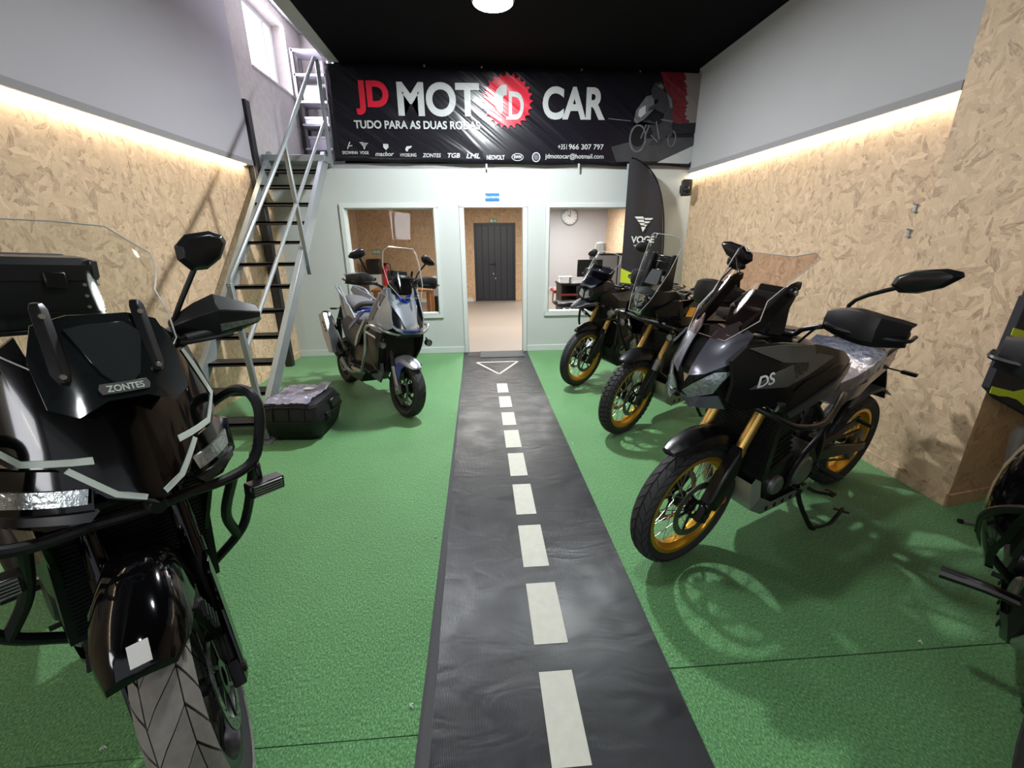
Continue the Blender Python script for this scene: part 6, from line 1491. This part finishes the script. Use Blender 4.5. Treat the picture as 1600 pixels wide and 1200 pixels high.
    for s in (-1, 1):
        for t_ in (-1, 1):
            MB().rings([[Vector((s * a, t_ * b, z_)) for a, b in ((.20, .285), (.235, .25), (.215, .235), (.185, .265))] for z_ in (0.205, 0.285)]).build('corner_guard', 'satin_black', tc, bevel=0.006)
            for k in range(4):
                MB().cyl((s * 0.17, t_ * 0.278, 0.035 + k * 0.048), 0.007, 0.008, 'Y', 10).build('rivet', 'steel', tc)
                MB().cyl((s * 0.222, t_ * 0.22, 0.035 + k * 0.048), 0.007, 0.008, 'X', 10).build('rivet', 'steel', tc)
    for s in (-0.13, 0.13): MB().box((0.232, s, 0.20), (0.02, 0.07, 0.07)).build('latch', 'satin_black', tc, bevel=0.006)
    return root
def HG_E(hb): return hb
def S_e(s, S): return steer_mx(-0.03, 0.335, R(26), R(-6))
mat('lilac_dark', (0.13, 0.13, 0.16), 0.25, 0.5, coat=0.4)
mat('side_grey', (0.03, 0.03, 0.033), 0.35)
mat('alu_plate', (0.16, 0.15, 0.16), 0.35, 0.6)
mat('dark_gloss', (0.010, 0.012, 0.013), 0.10, coat=0.6)
mat('grey_gloss', (0.022, 0.026, 0.027), 0.16, coat=0.4)

# ---------------------------------------------------------------- silver scooter
def scooter():
    root = machine('scooter', 'silver and blue adventure scooter with steel crash bars by the back wall', -0.75, 3.95, -53, 6, 'scooter')
    r = 0.27; rk = R(25)
    S = steer_mx(-0.03, r, rk, R(2))
    make_wheel(root, 'front_wheel', r, 0.115, 0.195, 'satin_black', S @ T((0, 0, r)), tread='wide', disc=0.125, disc_y=-0.058, two=True, spoke_m='dark_metal', spokes=28)
    make_wheel(root, 'rear_wheel', 0.25, 0.13, 0.175, 'satin_black', T((-1.42, 0, 0.25)), tread='wide', disc=0.11, disc_y=-0.07, spoke_m='dark_metal', spokes=24)
    fork(root, S, r, rk, 'satin_black', 'alloy', y=0.095, L=0.72, Llow=0.24, guard=True, up_r=0.021, low_r=0.024)
    z = 2 * r
    shell([(0.20, [(0, z - 0.03), (0.04, z - 0.035), (0.05, z - 0.05), (0.04, z - 0.055), (0, z - 0.045)]),
           (0.10, [(0, z + 0.035), (0.07, z + 0.02), (0.08, z - 0.03), (0.07, z - 0.035), (0, z + 0.0)]),
           (-0.04, [(0, z + 0.075), (0.08, z + 0.06), (0.10, z - 0.02), (0.09, z - 0.05), (0, z + 0.03)]),
           (-0.20, [(0, z + 0.01), (0.07, z - 0.0), (0.085, z - 0.10), (0.075, z - 0.10), (0, z - 0.04)])], 'front_fender', 'silver_paint', root, S=S, ang=35, sub=1)
    for s in (1, -1): MB().prism([(0.10, s * 0.088, z - 0.02), (0.0, s * 0.098, z - 0.0), (-0.05, s * 0.10, z - 0.08), (0.03, s * 0.10, z - 0.17), (0.06, s * 0.098, z - 0.06)], (0, s * 0.008, 0)).build('fender_wing', 'blue_paint', root, mx=S, bevel=0.003)
    # front apron: central silver shield, side shells, dark lamp glasses, blue slot
    F = lambda y, z_: 0.10 - 0.62 * max(0, z_ - 0.84) - 2.6 * y * y - 0.5 * max(0, 0.84 - z_)
    ap = [(0, 0.80), (0.06, 0.80), (0.14, 0.84), (0.21, 0.93), (0.22, 1.04), (0.15, 1.20), (0.10, 1.20), (0.06, 1.10), (0, 1.07)]
    skin(ap + [(-a, b) for a, b in ap[1:-1]][::-1], lambda a, b: (F(a, b), a, b), 0.035, 0.015, (-1, 0, 0)).build('front_apron', 'silver_paint', root, ang=40)
    skin([(-0.075, 0.815), (0.075, 0.815), (0.09, 0.845), (0.03, 0.84), (-0.03, 0.84), (-0.09, 0.845)], lambda a, b: (F(a, b) + 0.006, a, b), 0.03, 0.01, (-1, 0, 0)).build('nose_slot', 'blue_paint', root)
    skin([(-0.13, 0.775), (0.13, 0.775), (0.10, 0.80), (-0.10, 0.80)], lambda a, b: (F(a, b) + 0.012, a, b), 0.03, 0.02, (-1, 0, 0)).build('nose_lip', 'satin_black', root)
    for s in (1, -1):
        f3 = lambda a, b, e=0.005: (F(a, b) + e, s * a, b)
        skin([(0.06, 0.855), (0.13, 0.86), (0.20, 0.95), (0.208, 1.06), (0.185, 1.14), (0.135, 1.06), (0.085, 0.95)], f3, 0.03, 0.008, (-1, 0, 0)).build('headlight', 'dark_gloss', root, ang=30)
        skin([(0.005, 1.07), (0.05, 1.09), (0.085, 1.16), (0.10, 1.20), (0.075, 1.205), (0.04, 1.14), (0.005, 1.12)], f3, 0.03, 0.008, (-1, 0, 0)).build('apron_inlay', 'blue_paint', root, ang=30)
        G = lambda x, z_: 0.235 - 0.55 * max(0, x + 0.12) - 0.05 * max(0, -x - 0.35) - 0.30 * max(0, z_ - 0.95) - 0.18 * max(0, 0.7 - z_)
        P3 = lambda a, b, e=0.0: (a, s * (G(a, b) + e), b)
        i = (0, -s, 0)
        skin([(0.02, 0.86), (-0.02, 1.02), (-0.12, 1.20), (-0.20, 1.17), (-0.28, 1.03), (-0.33, 0.86), (-0.26, 0.80), (-0.10, 0.80)], P3, 0.04, 0.012, i).build('side_apron', 'silver_paint', root, ang=35)
        skin([(-0.10, 1.13), (-0.17, 1.15), (-0.26, 1.02), (-0.32, 0.88), (-0.22, 0.90), (-0.15, 1.02)], lambda a, b: P3(a, b, 0.006), 0.04, 0.01, i).build('apron_flank', 'lilac_grey', root, ang=35)
        skin([(-0.08, 0.80), (-0.30, 0.82), (-0.36, 0.76), (-0.30, 0.46), (-0.24, 0.42), (-0.14, 0.60)], P3, 0.05, 0.02, i).build('leg_shield', 'satin_black', root, ang=35)
        skin([(-0.16, 0.50), (-0.34, 0.46), (-0.52, 0.42), (-0.48, 0.30), (-0.28, 0.28), (-0.18, 0.40)], lambda a, b: P3(a, b, -0.02), 0.05, 0.015, i).build('belly_panel', 'lilac_grey', root, ang=35)
        skin([(-0.34, 0.86), (-0.62, 0.62), (-0.80, 0.56), (-1.02, 0.60), (-1.10, 0.78), (-0.90, 0.86), (-0.62, 0.80)], lambda a, b: P3(a, b, 0.004), 0.05, 0.015, i).build('side_body', 'side_grey', root, ang=35)
        skin([(-0.30, 0.92), (-0.36, 0.90), (-0.66, 0.60), (-0.74, 0.56), (-0.70, 0.62), (-0.42, 0.88)], lambda a, b: P3(a, b, 0.014), 0.05, 0.01, i).build('side_trim', 'silver_paint', root, ang=35)
        skin([(-0.38, 0.97), (-0.80, 0.74), (-0.86, 0.72), (-0.82, 0.77), (-0.50, 0.95)], lambda a, b: P3(a, b, 0.012), 0.05, 0.01, i).build('side_stripe', 'blue_paint', root, ang=35)
        skin([(-0.74, 0.86), (-0.90, 0.97), (-1.20, 1.07), (-1.46, 1.13), (-1.50, 1.08), (-1.34, 0.94), (-1.12, 0.76), (-0.90, 0.68)], lambda a, b: (a, s * (0.20 - 0.22 * max(0, -a - 0.95)), b), 0.05, 0.015, i).build('tail_panel', 'silver_paint', root, ang=35)
        skin([(-0.95, 0.84), (-1.22, 1.0), (-1.38, 1.03), (-1.12, 0.82)], lambda a, b: (a, s * (0.207 - 0.22 * max(0, -a - 0.95)), b), 0.05, 0.01, i).build('tail_inlay', 'lilac_grey', root, ang=35)
        MB().tube([(-1.10, s * 0.15, 1.0), (-1.30, s * 0.16, 1.10), (-1.50, s * 0.10, 1.13)], 0.013, 8, 4).build('grab_rail', 'silver_paint', root)
        MB().rings([[Vector((x, s * y, z_)) for y, z_ in ((0.12, 0.40), (0.24, 0.40), (0.24, 0.37), (0.12, 0.37))] for x in (-0.30, -0.80)]).build('footboard', 'satin_black', root, bevel=0.006)
    # centre tunnel and seat
    shell([(-0.14, [(0, 1.10), (0.10, 1.08), (0.15, 0.95), (0.14, 0.42), (0, 0.40)]), (-0.34, [(0, 0.97), (0.11, 0.95), (0.17, 0.85), (0.16, 0.38), (0, 0.36)]), (-0.70, [(0, 0.80), (0.12, 0.79), (0.18, 0.72), (0.17, 0.36), (0, 0.36)]), (-1.05, [(0, 0.84), (0.12, 0.82), (0.16, 0.72), (0.14, 0.52), (0, 0.5)])], 'body_tunnel', 'satin_black', root, ang=35)
    shell([(-0.36, [(0, 0.99), (0.07, 0.985), (0.12, 0.94), (0.15, 0.84), (0, 0.82)]), (-0.52, [(0, 0.93), (0.10, 0.925), (0.17, 0.87), (0.185, 0.76), (0, 0.76)]), (-0.78, [(0, 0.885), (0.12, 0.88), (0.19, 0.84), (0.195, 0.76), (0, 0.76)]), (-0.90, [(0, 0.93), (0.12, 0.92), (0.18, 0.87), (0.185, 0.79), (0, 0.78)])], 'seat', 'seat_grey', root, ang=50, sub=1)
    shell([(-0.86, [(0, 0.99), (0.10, 0.98), (0.16, 0.93), (0.17, 0.86), (0, 0.85)]), (-0.98, [(0, 1.035), (0.11, 1.03), (0.165, 0.98), (0.17, 0.88), (0, 0.88)]), (-1.36, [(0, 1.07), (0.08, 1.06), (0.12, 1.02), (0.11, 0.96), (0, 0.96)])], 'pillion_seat', 'seat_grey', root, ang=50, sub=1)
    MB().tube([(-0.87, -0.14, 0.93), (-0.84, -0.07, 0.985), (-0.83, 0.07, 0.985), (-0.87, 0.14, 0.93)], 0.028, 10, 4).build('back_support', 'seat_vinyl', root)
    MB().tube([(-0.845, -0.13, 0.895), (-0.82, 0, 0.925), (-0.845, 0.13, 0.895)], 0.016, 8, 4).build('seat_piping', 'blue_paint', root)
    # engine, swing unit, muffler with silver heat shield
    MB().rings([[Vector((x, y, z_)) for x, z_ in ((-0.80, 0.42), (-1.0, 0.48), (-1.42, 0.34), (-1.50, 0.25), (-1.42, 0.17), (-1.0, 0.22), (-0.82, 0.28))] for y in (0.09, 0.15)]).build('swing_unit', 'dark_metal', root, bevel=0.012)
    engine_block(root, -0.88, 0.36)
    MB().tube([(-0.75, -0.10, 0.30), (-0.95, -0.18, 0.26), (-1.12, -0.22, 0.42)], 0.022, 10, 4).build('exhaust_pipe', 'steel', root)
    m_ = MB().tube([(-1.06, -0.215, 0.40), (-1.14, -0.22, 0.46), (-1.44, -0.235, 0.76), (-1.48, -0.235, 0.79)], [0.04, 0.066, 0.066, 0.05], 14, 3).build('muffler', 'dark_metal', root)
    MB().rings([[Vector((x, -0.31 + dy, z_)) for x, z_ in ((-1.08, 0.44), (-1.16, 0.60), (-1.36, 0.84), (-1.50, 0.80), (-1.36, 0.58), (-1.20, 0.42))] for dy in (0, 0.015, 0.09)]).build('heat_shield', 'silver_paint', root, bevel=0.006)
    for k in range(3): MB().box((-1.27 - k * 0.035, -0.312, 0.65 + k * 0.04), (0.05, 0.004, 0.014), (0, R(20), 0)).build('shield_slot', 'plastic', m_)
    for s in (1, -1):
        MB().tube([(-1.36, s * 0.14, 0.32), (-1.30, s * 0.15, 0.78)], 0.026, 12).lathe([(0.036, -0.1), (0.036, 0.1)], (-1.33, s * 0.145, 0.58), 'Z', 14).build('shock_absorber', 'dark_metal', root)
        MB().box((-1.55, s * 0.12, 0.86), (0.03, 0.07, 0.02)).tube([(-1.52, s * 0.04, 0.87), (-1.55, s * 0.10, 0.86)], 0.006, 6).build('rear_indicator', 'satin_black', root, bevel=0.004)
    MB().rings([[Vector((x, y, z_)) for y in (-0.06, 0.06)] + [Vector((x + 0.01, y, z_ + 0.004)) for y in (0.06, -0.06)] for x, z_ in ((-1.44, 0.98), (-1.54, 0.84), (-1.66, 0.66))]).build('plate_holder', 'plastic', root)
    MB().rings([[Vector((x, y, z0)) for y in (-0.07, 0.07)] + [Vector((x, y, z0 + 0.01)) for y in (0.06, -0.06)] for x, z0 in ((-1.22, 0.50), (-1.38, 0.54), (-1.58, 0.47))]).build('rear_fender', 'plastic', root)
    crash_bars(root, [[(0.02, 0.10, 0.795), (-0.02, 0.20, 0.82), (-0.12, 0.28, 0.86), (-0.24, 0.29, 0.84), (-0.28, 0.285, 0.76), (-0.30, 0.28, 0.60), (-0.40, 0.27, 0.40), (-0.48, 0.22, 0.34)], [(-0.27, 0.285, 0.79), (-0.18, 0.22, 0.74)]], 'steel', 0.0145, [(0.02, 0.11, 0.795), (0.06, 0, 0.79), (0.02, -0.11, 0.795)])
    MB().tube([(-0.42, -0.27, 0.37), (-0.62, -0.27, 0.37), (-0.70, -0.22, 0.37)], 0.02, 10, 3).build('step_bar', 'steel', root)
    for s in (1, -1): fog(root, -0.02, s * 0.235, 0.70, 0.032)
    # cockpit
    MB().box((-0.16, 0, 1.20), (0.14, 0.20, 0.12)).box((-0.10, 0, 1.27), (0.05, 0.16, 0.10)).build('dash_cover', 'plastic', root, bevel=0.02)
    dash(root, None, -0.20, 1.31, 0.20, 0.09)
    cp = MB()
    for k in range(3): cp.tube([(-0.07, -0.11, 1.22 + k * 0.035), (-0.05, 0, 1.225 + k * 0.035), (-0.07, 0.11, 1.22 + k * 0.035)], 0.008, 6, 3)
    for s in (1, -1): cp.tube([(-0.02, s * 0.09, 1.16), (-0.12, s * 0.10, 1.30), (-0.11, s * 0.10, 1.36)], 0.011, 8, 3)
    cp.build('screen_mount', 'satin_black', root)
    F2 = lambda y, z_: 0.09 - 0.44 * (z_ - 1.12) - 2.6 * y * y
    clear_screen([(-0.10, 1.13), (-0.17, 1.24), (-0.185, 1.40), (-0.165, 1.52), (-0.12, 1.56), (0.12, 1.56), (0.165, 1.52), (0.185, 1.40), (0.17, 1.24), (0.10, 1.13)], F2, root, m='clear')
    bars(root, S, -0.26, 1.235, 0.40, 0.03, 0.10, 1.16, -0.30)
    for s in (1, -1):
        handguard(root, S, s, -0.26, 1.25, 0.22, 0.47, 0.105)
        mirror_part(root, S, (-0.32, s * 0.24, 1.25), (-0.31, s * 0.27, 1.34), (-0.28, s * 0.36, 1.47), (R(-28) * s, 0, 0), (0.165, 0.085), flip=s)
    MB().tube([(-0.85, 0.14, 0.26), (-0.78, 0.24, 0.12), (-0.70, 0.31, 0.02)], 0.013, 8, 3).box((-0.69, 0.32, 0.010), (0.07, 0.05, 0.010)).build('side_stand', 'satin_black', root)
    return root

C_ = bike_c(); B_ = bike_b(); A_ = bike_a(); D_ = bike_d(); E_ = bike_e(); Sc = scooter()
